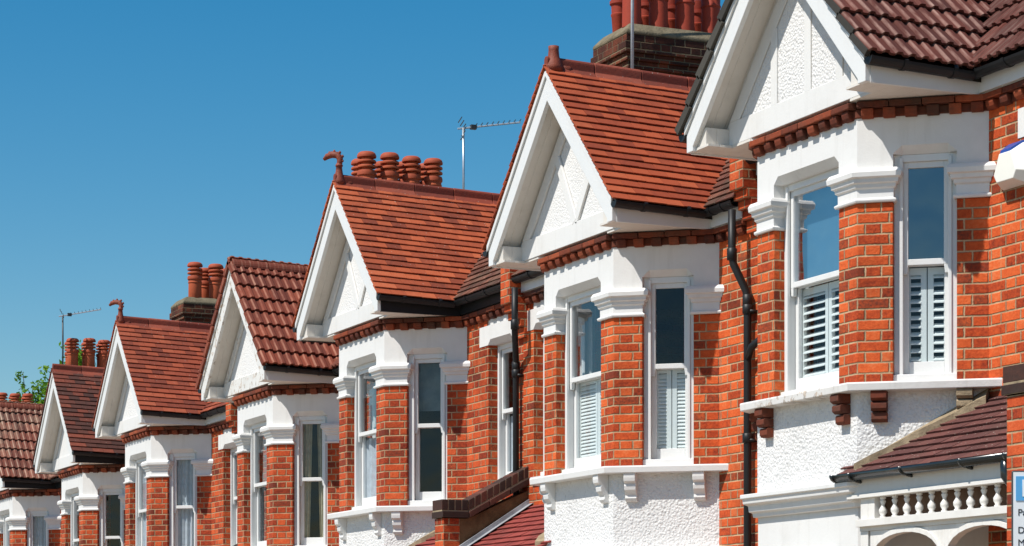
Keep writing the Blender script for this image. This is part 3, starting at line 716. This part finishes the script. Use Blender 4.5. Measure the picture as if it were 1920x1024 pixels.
    window(H, Fm, sa, sb, wz0, wz1, .10, o.get('rwin', 'white_side'))
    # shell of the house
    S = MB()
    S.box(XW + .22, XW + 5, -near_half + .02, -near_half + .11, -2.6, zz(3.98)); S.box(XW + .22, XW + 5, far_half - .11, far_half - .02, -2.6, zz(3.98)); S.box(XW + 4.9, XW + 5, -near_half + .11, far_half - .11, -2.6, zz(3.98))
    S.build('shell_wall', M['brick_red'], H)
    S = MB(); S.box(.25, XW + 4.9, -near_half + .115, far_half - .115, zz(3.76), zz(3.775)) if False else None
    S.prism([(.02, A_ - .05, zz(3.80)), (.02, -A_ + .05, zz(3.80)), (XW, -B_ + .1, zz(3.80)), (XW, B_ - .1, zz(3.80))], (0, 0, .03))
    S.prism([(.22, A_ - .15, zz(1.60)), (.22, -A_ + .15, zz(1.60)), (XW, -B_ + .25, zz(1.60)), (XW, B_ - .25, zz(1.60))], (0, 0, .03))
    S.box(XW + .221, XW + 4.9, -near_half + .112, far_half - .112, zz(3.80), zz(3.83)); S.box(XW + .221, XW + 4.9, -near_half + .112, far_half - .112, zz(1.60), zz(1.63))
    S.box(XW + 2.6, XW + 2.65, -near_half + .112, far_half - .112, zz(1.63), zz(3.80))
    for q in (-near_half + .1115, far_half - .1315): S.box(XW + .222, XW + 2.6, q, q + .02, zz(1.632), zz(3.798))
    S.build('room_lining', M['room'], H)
    # ---- party wall on the far side (kneeler and parapet)
    def party(y, nm):
        P = MB(); t = .108; xf = .50
        P.box(xf, XW, y - t, y + t, zz(3.80), zz(4.40)); P.box(XW + .001, XW + .4, y - t, y + t, zz(3.801), zz(4.40))
        for q, (dx, za, zb) in enumerate(((.04, 3.725, 3.80), (.08, 3.65, 3.725), (.12, 3.575, 3.65), (.16, 3.47, 3.575))):
            P.box(xf + dx, XW, y - t, y + t, zz(za), zz(zb))
        P.build(nm, M['brick_red'], H, uo=(xf, y), bevel=.005)
        C = MB(); C.prism([(XW + .1, y - t + .01, zz(4.40)), (XW - .1, y - t + .01, zz(4.405)), (X_R, y - t + .01, Z_RIDGE + .13), (X_R, y - t + .01, Z_RIDGE - .05)], (0, 2 * t - .02, 0))
        C.build('parapet', M['brick_red'], H)
    party(far_half, 'party_wall')
    if i == 1: party(-near_half, 'party_wall')
    # ---- rainwater pipe on the short side / by the party wall
    def pipe(y, sw, br, zb=-2.4, mat='black'):
        d = MB(); x = XW - .06
        xo = X_ME - .03
        d.tube([(xo, y + sw, zz(3.96)), (xo, y + sw, zz(3.60)), (xo + .01, y + sw * .9, zz(3.52)), (x - .01, y + sw * .1, zz(3.30)), (x, y, zz(3.22)), (x, y, zb)], .032, 12)
        for q in ((xo, y + sw, zz(3.60)), (x, y, zz(3.22))): d.lathe(q, [(.032, -.05), (.041, -.045), (.041, .045), (.032, .05)], 12)
        if br: d.tube([(x, y, zz(2.74)), (x - .02, y - .10, zz(2.83)), (XW + .05, y - .30, zz(3.0))], .03, 10)
        zc = zz(3.15)
        while zc > zb:
            d.lathe((x, y, zc), [(.033, -.04), (.042, -.035), (.042, .035), (.033, .04)], 12); d.box(x, XW, y - .06, y + .06, zc - .03, zc - .01); zc -= 1.05
        d.build('downpipe', M[mat], H, True)
    for yp in o.get('pipes', []): pipe(*yp)
    # ---- porch on the recess side
    pt = M[o.get('porch', 'porch_red')]
    PS = MB(); pc = 1 / sqrt(1 + .64 ** 2); pl = (.72 + .09) / pc
    Op = Vector((-.09, s * rh, zz(1.265))); Up = Vector((0, -s, 0)); Vp = Vector((pc, 0, .64 * pc)); Np = Vector((-.64 * pc, 0, pc))
    def keepp(u, v):
        yy = rh - u; x = -.09 + v * pc
        lim = .60 + max(0, x) * (B_ - A_) / XW + .09
        return yy < rh - .10 and yy > lim - .12 and v < pl + .02
    (rib_tiles if o.get('porch_rib') else plain_tiles)(PS, Op, Up, Vp, Np, int(rh / (.21 if o.get('porch_rib') else .165)), .1, int(pl / (.16 if o.get('porch_rib') else .1)) + 2, .16 if o.get('porch_rib') else .1, keepp)
    pr_ = PS.build('porch_roof', pt, H)
    D = MB(); D.prism([(-.08, s * .62, zz(1.27)), (XW + .02, s * (B_ + .0), zz(1.755)), (XW + .02, s * (rh - .1), zz(1.755)), (-.08, s * (rh - .1), zz(1.27))], (0, 0, -.03)); D.build('porch_deck', M['deck'], pr_)
    D = MB()
    for k_ in range(8):       # mortar fillet against the bay
        t0, t1 = k_ / 8, (k_ + 1) / 8
        q = lambda t, w_, h: ((XW * t) - w_ * .77, s * (A_ + (B_ - A_) * t + w_ * .64 + .005), zz(1.27 + .09 * .64 + .449 * t) + h)
        w0, w1 = .085 + .018 * sin(k_ * 1.9), .085 + .018 * sin((k_ + 1) * 1.9)
        D.hexa([q(t0, 0, .04 + .06 * t0), q(t1, 0, .04 + .06 * t1), q(t1, w1, .034), q(t0, w0, .034), q(t0, 0, -.03), q(t1, 0, -.03), q(t1, w1, -.03), q(t0, w0, -.03)])
    D.build('mortar_fillet', M['mortar'], pr_)
    D = MB()
    if i == 1 or s > 0 or True:
        yy = s * (rh - .115)
        D.prism([(-.08, yy, zz(1.275) + .10), (XW, yy, zz(1.775) + .10), (XW, yy, zz(1.775) + .02), (-.08, yy, zz(1.275) + .02)], (0, -s * .025, 0))
        D.prism([(-.08, yy - s * .025, zz(1.275) + .05), (XW, yy - s * .025, zz(1.775) + .05), (XW, yy - s * .12, zz(1.775) + .055), (-.08, yy - s * .12, zz(1.275) + .055)], (0, 0, .004))
        D.build('porch_flashing', M['lead'], pr_)
    g = MB(); half = [(cos(t), sin(t)) for t in [pi + pi * j / 8 for j in range(9)]]
    ring = lambda y: [(-.115 + a * .05, y, zz(1.285) + c_ * .05) for a, c_ in half] + [(-.115 + a * .044, y, zz(1.285) + c_ * .044) for a, c_ in reversed(half)]
    ya, yz_ = s * .60, s * (rh - .14)
    g.loft([ring(ya), ring(yz_)])
    g.prism([(-.115 + a * .055, ya, zz(1.288) + c_ * .055) for a, c_ in half], (0, s * .03, 0))
    for q in (.12, .42, .75, .98):
        yy = ya + (yz_ - ya) * q
        g.loft([[(-.115 + a * .058, yy, zz(1.287) + c_ * .058) for a, c_ in half], [(-.115 + a * .058, yy + .02, zz(1.287) + c_ * .058) for a, c_ in half]])
        g.tube([(-.10, yy + .01, zz(1.235)), (-.04, yy + .01, zz(1.225)), (.0, yy + .01, zz(1.24))], .012, 6)
    g.tube([(-.115, yz_ - s * .1, zz(1.26)), (-.115, yz_ - s * .1, zz(1.15)), (-.05, yz_ - s * .05, zz(1.03)), (.05, yz_ - s * .03, zz(.9)), (.05, yz_ - s * .03, -.5)], .034, 10)
    g.build('porch_gutter', M['black_gloss'], pr_, True)
    # porch timber front: fascia, baluster frieze, rail, arches
    pf = node('porch_front', H); y0, y1 = .93, rh - .12
    b = MB(); b.box(-.06, .02, *yb(.66, y1), zz(1.14), zz(1.25)); b.box(-.075, .02, *yb(.68, y1), zz(1.115), zz(1.14)); b.box(-.05, .02, *yb(y0 - .12, y1), zz(.885), zz(.955)); b.box(-.085, .02, *yb(y0 - .12, y1), zz(.915), zz(.965))
    b.box(-.046, .03, *yb(y0 - .115, y0 - .02), -2.0, zz(.884)); b.box(-.046, .03, *yb(y0 - .115, y0 - .021), zz(.966), zz(1.114)); b.box(-.045, .02, *yb(y0 - .02, y0 + .06), zz(.965), zz(1.115))
    nar = 2; aw = (y1 - y0) / nar
    for a in range(nar):
        ca = y0 + aw * (a + .5); rr_ = aw / 2 - .03
        pts = [(ca - aw / 2, zz(.885))] + [(ca - rr_ * cos(pi * j / 14), zz(.62) + .215 * sin(pi * j / 14) ** .8) for j in range(15)] + [(ca + aw / 2, zz(.885))]
        pts = [(ca - aw / 2, zz(.885)), (ca - aw / 2, zz(.55)), (ca - rr_, zz(.55))] + pts[1:-1] + [(ca + rr_, zz(.55)), (ca + aw / 2, zz(.55)), (ca + aw / 2, zz(.885))]
        # split into quads between arch and rail
        arch = [(ca - rr_ * cos(pi * j / 14), zz(.62) + .235 * sin(pi * j / 14) ** .7) for j in range(15)]
        for p, q in zip(arch[:-1], arch[1:]):
            b.prism([(-.04, s * p[0], p[1]), (-.04, s * q[0], q[1]), (-.04, s * q[0], zz(.884)), (-.04, s * p[0], zz(.884))], (.045, 0, 0))
            b.prism([(-.058, s * p[0], p[1]), (-.058, s * q[0], q[1]), (-.058, s * q[0], q[1] + .035), (-.058, s * p[0], p[1] + .035)], (.018, 0, 0))
        for e0 in (ca - aw / 2, ca + rr_): b.box(-.04, .005, *yb(e0, e0 + .03), zz(.56), zz(.884))
    b.build('frieze_frame', M['porch_paint'], pf, bevel=.004)
    b = MB(); b.box(.06, .075, *yb(y0 - .02, y1), zz(.90), zz(1.13)); b.build('frieze_backing', M['brown_board'], pf)
    bal = [(.012, 0), (.022, .0), (.022, .012), (.014, .018), (.026, .04), (.027, .06), (.012, .085), (.011, .092), (.02, .115), (.02, .122), (.012, .128), (.02, .135), (.02, .15)]
    for a in range(nar + 0):
        if 0 < a: b2 = MB(); b2.lathe((-.02, s * (y0 + aw * a), zz(.52)), [(.01, -.03), (.035, -.01), (.045, .03), (.03, .07), (.045, .09), (.045, .11)], 14); b2.build('pendant', M['porch_paint'], pf, True)
    nb = 12
    base = None
    for a in range(nb):
        yy = s * (y0 + .13 + a * (y1 - y0 - .17) / (nb - 1))
        if base is None:
            base = MB().lathe((0, 0, 0), [(r * 1.08, z_) for r, z_ in bal], 8).build('baluster', M['porch_paint'], pf, True)
            q = base
        else:
            q = base.copy(); COL.objects.link(q); q.parent = pf
        q.location = (-.02, yy, zz(.965))
    # porch inner wall, door recess lining in white
    b = MB(); b.box(XW - .006, XW + .0, *yb(1.30, 2.5), zz(.0), zz(.72)); b.build('porch_back_wall', M['white'], pf)
    # ---- parapet wall between the porches belongs to houses with a porch on their near side
    if s < 0:
        pw = node('porch_wall', H); y = -rh; t = .112; dl = -.06 if i == 1 else 0
        b = MB(); b.prism([(-.13, y - t + .006, -2.6), (XW, y - t + .006, -2.6), (XW, y - t + .006, zz(1.98) + dl), (.06, y - t + .006, zz(1.69) + dl), (-.13, y - t + .006, zz(1.69) + dl)], (0, 2 * t - .012, 0)); b.build('rendered_wall', M['brown_render' if i != 1 else 'brick_red'], pw)
        b = MB(); b.box(-.20, -.03, y - t, y + t, -2.6, zz(1.69) + (-.06 if i == 1 else 0)); b.build('brick_end', M['brick_red'], pw, uo=(-.20, y + t), bevel=.004)
        # coping: projecting stretcher course and a soldier course on top
        cpn = MB()
        line = [(-.225, 1.695 + dl), (.06, 1.695 + dl), (XW + .02, 2.055 + dl)]
        L1 = .295
        def coping(h0, h1, over, step, mb):
            for (p, q) in zip(line[:-1], line[1:]):
                d = Vector((q[0] - p[0], q[1] - p[1])); L = d.length; n = max(1, round(L / step)); d.normalize(); nn = Vector((-d.y, d.x)) if d.x > 0 else d
                for j in range(n):
                    a = Vector(p) + d * (L * j / n + .004); e_ = Vector(p) + d * (L * (j + 1) / n - .004)
                    vert = Vector((0, 1)) if d.y < .01 else Vector((0, 1))
                    mb.prism([(a.x, y - t - over, zz(a.y) + h0), (e_.x, y - t - over, zz(e_.y) + h0), (e_.x, y - t - over, zz(e_.y) + h1), (a.x, y - t - over, zz(a.y) + h1)], (0, 2 * (t + over), 0))
        coping(0, .062, .03, .225, cpn); coping(.074, .176, .012, .077, cpn)
        cpn.build('coping', M['coping' if i != 1 else 'coping'], pw, bevel=.005)
        cm = MB()
        for (p, q) in zip(line[:-1], line[1:]):
            cm.prism([(p[0] + .006, y - t - .008, zz(p[1]) + .0), (q[0] - .001, y - t - .008, zz(q[1]) + .0), (q[0] - .001, y - t - .008, zz(q[1]) + .172), (p[0] + .006, y - t - .008, zz(p[1]) + .172)], (0, 2 * t + .016, 0))
        cm.build('coping_mortar', M['mortar'], pw)
        if i == 1: pass
    return H

TS = [None, 15.091, 18.928, 24.343, 28.059, 33.457, 37.381, 42.398]
ZS = [None, 0, -0.303, -0.325, -0.636, -0.655, -0.900, -0.960]
bnd = [None] + [(TS[k] + TS[k + 1]) / 2 for k in range(1, 7)] + [TS[7] + 1.93]
OPT = [None,
 dict(label='nearest terraced house with brown ribbed roof, brick brackets and white porch balustrade', tile='tile_brown', rib=True, ridge='tile_brown', verge='verge_slate', battens='posts', gable_mat='roughcast', bracket='brick', sill='sill_flaky', win=('shutter_blue', 'shutter_open'), glass='glass_blue', glass_f='glass_sky', porch='porch_brown', roll=True, pipes=[]),
 dict(label='terraced house with smooth orange tiled roof, stub finial and closed white shutters', tile='tile_orange', main='tile_mossy', battens='vee', win=('shutter_shut', 'shutter_red'), finial='stub', pipes=[(-1.86, .06, True)], porch='porch_red'),
 dict(label='terraced house with large curled dragon finial on orange tiled gable and black fascia', tile='tile_red', brick='brick_red', main='tile_mossy', battens='vee', win=('white_side', 'blind'), finial='dragon', black_fascia=True, pipes=[(-2.66, -.22, False)]),
 dict(label='terraced house with red-brown ribbed roof, flaking bargeboards and beige curtains', tile='tile_rib_red', rib=True, roll=False, ridge='tile_rib_red', verge='tile_rib_red', barge='white_flaky', win=('dim', 'beige'), pipes=[], brick='brick_red'),
 dict(label='terraced house with small curled finial, deep red tiles and white net curtains', tile='tile_deep', win=('net', 'net'), finial='dragon', fk=.66, pipes=[], brick='brick_red'),
 dict(label='distant terraced house with mottled dark brown tiles and plain white gable', tile='tile_dark', black_fascia=True, win=('dim', 'dim'), pipes=[], brick='brick_red', gable_mat='white'),
 dict(label='farthest terraced house at the left edge with lichened ribbed roof', tile='tile_rib_old', rib=True, roll=False, ridge='tile_rib_red', verge='tile_rib_old', win=('net', 'net'), black_fascia=True, pipes=[], brick='brick_red'),
]
for i in range(1, 8):
    s = -1 if i % 2 else 1
    far = bnd[i] - TS[i]; near = (TS[i] - bnd[i - 1]) if i > 1 else 2.85
    house(i, TS[i], ZS[i], s, far, near, OPT[i])

# ---------------------------------------------------------------- chimney stacks on the party walls
POT_PLAIN = [(.085, 0), (.098, .01), (.098, .05), (.094, .30), (.102, .31), (.102, .325), (.095, .335), (.098, .46), (.118, .475), (.122, .51), (.105, .53), (.118, .55), (.118, .60), (.08, .60), (.08, .3)]
POT_THIN = [(.055, 0), (.065, .02), (.08, .22), (.086, .23), (.086, .245), (.078, .25), (.082, .33), (.098, .345), (.098, .375), (.082, .38), (.09, .45), (.09, .48), (.06, .48), (.06, .3)]
def louvre(k):
    p = [(.108, 0), (.114, .01), (.110, .29), (.120, .30), (.120, .315), (.112, .325), (.114, .35), (.128, .362), (.130, .395), (.120, .425)]
    z = .43
    for j in range(2):
        p += [(.07, z), (.07, z + .031), (.129, z + .033), (.131, z + .05), (.121, z + .064)]; z += .068
    p += [(.07, z), (.07, z + .031), (.131, z + .033), (.133, z + .055), (.118, z + .088), (.095, z + .105)]
    return [(r, q * k) for r, q in p]
def stack(y, x0, ztop, xs, zpot, prof, prof2, label, mat, group='chimney stacks on the party walls', wid=.40, span=None, dy=.2, bx=.06):
    Zt = zpot
    S = empty('chimney_stack', (x0 + .6, y, gz(y)), label, 'chimney', group)
    oz = -gz(y); ox = -(x0 + .6)
    x1 = span or x0 + 1.55
    b = MB()
    zb = Zt - .13 + oz
    lv = [(-.085, zb - 6.5, zb - .33), (-.055, zb - .33, zb - .255), (-.028, zb - .255, zb - .18), (0, zb - .18, zb - .075), (-.02, zb - .075, zb)]
    for d, za, zc in lv:
        b.box(x0 + ox - d, x1 + ox + d, -wid - d, wid + d, za, zc)
    b.build('brick_shaft', M['brick_soot'], S, uo=(x0 + ox, -wid), bevel=.006)
    c = MB(); g = .10
    lo = [(x0 + ox + .015, -wid + .015), (x1 + ox - .015, -wid + .015), (x1 + ox - .015, wid - .015), (x0 + ox + .015, wid - .015)]
    hi = [(x0 + ox + g, -wid + g), (x1 + ox - g, -wid + g), (x1 + ox - g, wid - g), (x0 + ox + g, wid - g)]
    c.loft([[(p[0], p[1], zb) for p in lo], [(p[0], p[1], zb + .035) for p in lo], [(p[0], p[1], zb + .13) for p in hi]])
    c.build('cement_cap', M['cement'], S, bevel=.012)
    for (yy, pr) in ((-dy, prof), (dy, prof2)):
        for q, xx in enumerate(xs):
            p = MB(); k = 1 + R.uniform(-.02, .03)
            p.lathe((0, 0, 0), [(r, z * k) for r, z in pr], 22)
            o_ = p.build('chimney_pot', M[mat], S, True); o_.location = (xx + ox + (bx if yy > 0 else 0), yy, Zt - .03 + oz)
            md = o_.modifiers.new('crease', 'EDGE_SPLIT'); md.split_angle = radians(38)
    return S
stack(21.635, 10.70, 6.2 + E, [10.87, 11.17, 11.47, 11.77], 6.33 + E, POT_PLAIN, POT_THIN, 'broad sooty chimney stack with plain round pots behind the nearest gables', 'pot_red')
stack(30.758, 11.2, 0, [11.465, 11.80, 12.12, 12.44], 6.22 + E, louvre(1.02), louvre(1.0), 'chimney with two rows of louvred pots right of the large dragon finial', 'pot')
stack(39.89, 11.48, 0, [11.76, 12.13, 12.5, 12.87], 6.17 + E, louvre(.95), louvre(.93), 'dark chimney with capped louvred pots beside the flaking gable', 'pot', bx=.30)
stack(48.94, 11.6, 0, [11.84, 12.19, 12.50, 12.82], 6.0 + E, louvre(.93), louvre(.9), 'chimney with three visible orange pots below the distant thin aerial', 'pot')
stack(57.99, 12.0, 0, [11.98 + .0, 12.32, 12.63, 12.94], 5.80 + E, louvre(.93), louvre(.9), 'farthest chimney with dull ringed pots at the left edge below the tree', 'pot')

# ---------------------------------------------------------------- television aerials
def aerial(name_label, base, ztop, tip, nel, mast_mat, boom_mat, loft=.03):
    A = empty('television_aerial', (base[0], base[1], base[2]), name_label, 'aerial', 'television aerials on the chimneys')
    h = ztop - base[2]
    MB().tube([(0, 0, 0), (.004, 0, h * .5), (0, 0, h)], .017, 8).build('mast', mast_mat, A, True)
    if tip is None: return A
    t = Vector(tip) - Vector(base); top = Vector((0, 0, h)); d = (t - top); L = d.length; d.normalize()
    side = Vector((0, 0, 1)).cross(d).normalized(); up = d.cross(side)
    MB().tube([tuple(top - d * .08), tuple(top + d * L)], .012, 6).build('boom', boom_mat, A)
    e = MB()
    for j in range(nel):
        c = top + d * (L * (.22 + .77 * j / (nel - 1))); w_ = .13 - .03 * j / nel
        e.tube([tuple(c - side * w_ + up * .02), tuple(c + side * w_ + up * .02)], .006, 5)
    e.build('director_rods', M['dark_steel'], A)
    r = MB()
    for a in (-1, 1):
        for q in (0.02, .07, .12):
            c = top + d * .02 + up * a * q; r.tube([tuple(c - side * .17 - d * q * .4), tuple(c + side * .17 - d * q * .4)], .007, 5)
    c = top + d * .14
    r.box(c.x - .04, c.x + .04, c.y - .03, c.y + .03, c.z - .03, c.z + .03)
    r.build('reflector', M['dark_steel'], A)
    return A
aerial('pale grey mast rising in front of the broad sooty chimney', (10.745, 21.18, 5.6 + E), 8.1 + E, None, 0, M['pale_steel'], M['alu'])
aerial('television aerial on tall pale mast right of the louvred pots', (12.78, 30.3, 5.9 + E), 7.27 + E, (13.55, 30.1, 7.38 + E), 9, M['steel'], M['alu'])
aerial('distant thin dark television aerial above the three orange pots', (11.60, 48.6, 5.8 + E), 7.02 + E, (12.35, 48.4, 7.17 + E), 9, M['dark_steel'], M['alu'])

# ---------------------------------------------------------------- burglar alarm box on the nearest house
al = empty('alarm_box', (9.07 + XW, TS[1] - 1.60, 3.315 + E), 'white faceted burglar alarm box with blue top on brick wall', 'alarm')
def ao(k, x): return [(x, y * k, z * k) for y, z in [(-.10, .175), (.10, .175), (.19, -.03), (.14, -.11), (-.14, -.11), (-.19, -.03)]]
MB().loft([ao(1.0, 0), ao(1.0, -.015), ao(.66, -.10)]).build('casing', M['white_plastic'], al, bevel=.004)
MB().loft([[(-.002, -.095, .178), (-.002, .095, .178), (-.002, .09, .196), (-.002, -.09, .196)], [(-.095, -.06, .118), (-.095, .06, .118), (-.09, .06, .14), (-.09, -.06, .14)]]).build('blue_lens', M['blue_plastic'], al)

# ---------------------------------------------------------------- parking sign on the near pavement
sg = empty('parking_sign', (5.488, 7.61, gz(7.61)), 'white parking sign with blue square letter P on a dark post', 'sign', rz=radians(-28))
sz = 2.2 + .72 - gz(7.61)
MB().tube([(.18, .035, 0), (.18, .035, sz + .03)], .03, 12).build('post', M['dark_steel'], sg, True)
MB().box(0, .36, 0, .012, sz - .62, sz).build('panel_back', M['dark_steel'], sg, bevel=.006)
MB().box(.006, .354, -.004, 0, sz - .614, sz - .006).build('panel_face', plain_mat('sign white', (.78, .79, .80), .4, .4, .06, 3), sg)
MB().box(.015, .105, -.007, -.004, sz - .115, sz - .022).build('blue_square', plain_mat('sign blue', (.10, .36, .66), .4, .4, .1, 3), sg)
def text(s, x, z, size, mat, par):
    cu = bpy.data.curves.new('lettering', 'FONT'); cu.body = s; cu.size = size; cu.extrude = .0008
    o = bpy.data.objects.new('lettering', cu); COL.objects.link(o); o.data.materials.append(mat)
    bpy.context.view_layer.update()
    me = bpy.data.meshes.new_from_object(o.evaluated_get(bpy.context.evaluated_depsgraph_get())); bpy.data.objects.remove(o)
    o = bpy.data.objects.new('lettering', me); COL.objects.link(o)
    o.parent = par; o.location = (x, -.0079 if s == 'P' else -.0048, z); o.rotation_euler = (radians(90), 0, 0)
ink = plain_mat('sign ink', (.02, .02, .022), .5, .3, .1, 5)
text('P', .033, sz - .10, .095, plain_mat('sign letter white', (.8, .8, .8), .4, .4, .05, 3), sg)
text('Pay', .022, sz - .172, .036, ink, sg); text('Display', .022, sz - .24, .036, ink, sg); text('Mon', .022, sz - .288, .036, ink, sg)

# ---------------------------------------------------------------- trees beyond the row
def tree(x, y, top, spread, seed, label, dens=1.0):
    r = random.Random(seed); g = gz(y); T_ = empty('tree', (x, y, g), label, 'tree', 'trees beyond the far chimneys')
    H = top - g; tr = MB(); lf = MB()
    def leaf(p, sz):
        a = Vector((r.gauss(0, 1), r.gauss(0, 1), r.gauss(0, .7))).normalized(); b = a.cross(Vector((r.gauss(0, 1), r.gauss(0, 1), r.gauss(0, 1)))).normalized()
        q = Vector(p); lf.add([q - a * sz, q + b * sz * .45, q + a * sz, q - b * sz * .45], [(0, 1, 2, 3)])
    tr.tube([(0, 0, 0), (.1, 0, H * .3), (0, .1, H * .55), (.05, 0, H * .8)], [.22, .17, .12, .05], 9)
    for k in range(int(34 * dens)):
        h0 = H * r.uniform(.45, .82); an = r.uniform(0, 2 * pi); ln = spread * r.uniform(.55, 1.1) * (1.15 - .55 * (h0 / H))
        rise = r.uniform(.25, 1.0) * (H - h0) * 1.0
        e = Vector((cos(an) * ln, sin(an) * ln, min(h0 + rise, H - r.uniform(0, .25))))
        mpt = Vector((cos(an) * ln * .5, sin(an) * ln * .5, h0 + rise * .4))
        tr.tube([(0, 0, h0), tuple(mpt), tuple(e)], [.05, .03, .009], 6)
        for q in range(10):
            t = r.uniform(.3, 1.02); c = mpt.lerp(e, (t - .5) * 2) if t > .5 else Vector((0, 0, h0)).lerp(mpt, t * 2)
            tw_ = c + Vector((r.gauss(0, .16), r.gauss(0, .16), r.gauss(.05, .14)))
            tr.tube([tuple(c), tuple(tw_)], [.010, .005], 4)
            for z in range(26): leaf(tw_ + Vector((r.gauss(0, .10), r.gauss(0, .10), r.gauss(0, .09))), r.uniform(.055, .105))
    tr.build('trunk', M['bark'], T_, True); lf.build('crown', M['leaf'], T_)
tree(17.2, 75, 9.1 + E, .8, 4, 'leafy green treetop showing above the farthest chimney pots', 1.3)
tree(18.95, 77, 10.5 + E, .5, 9, 'green treetop peeping between the three orange chimney pots', 1.0)
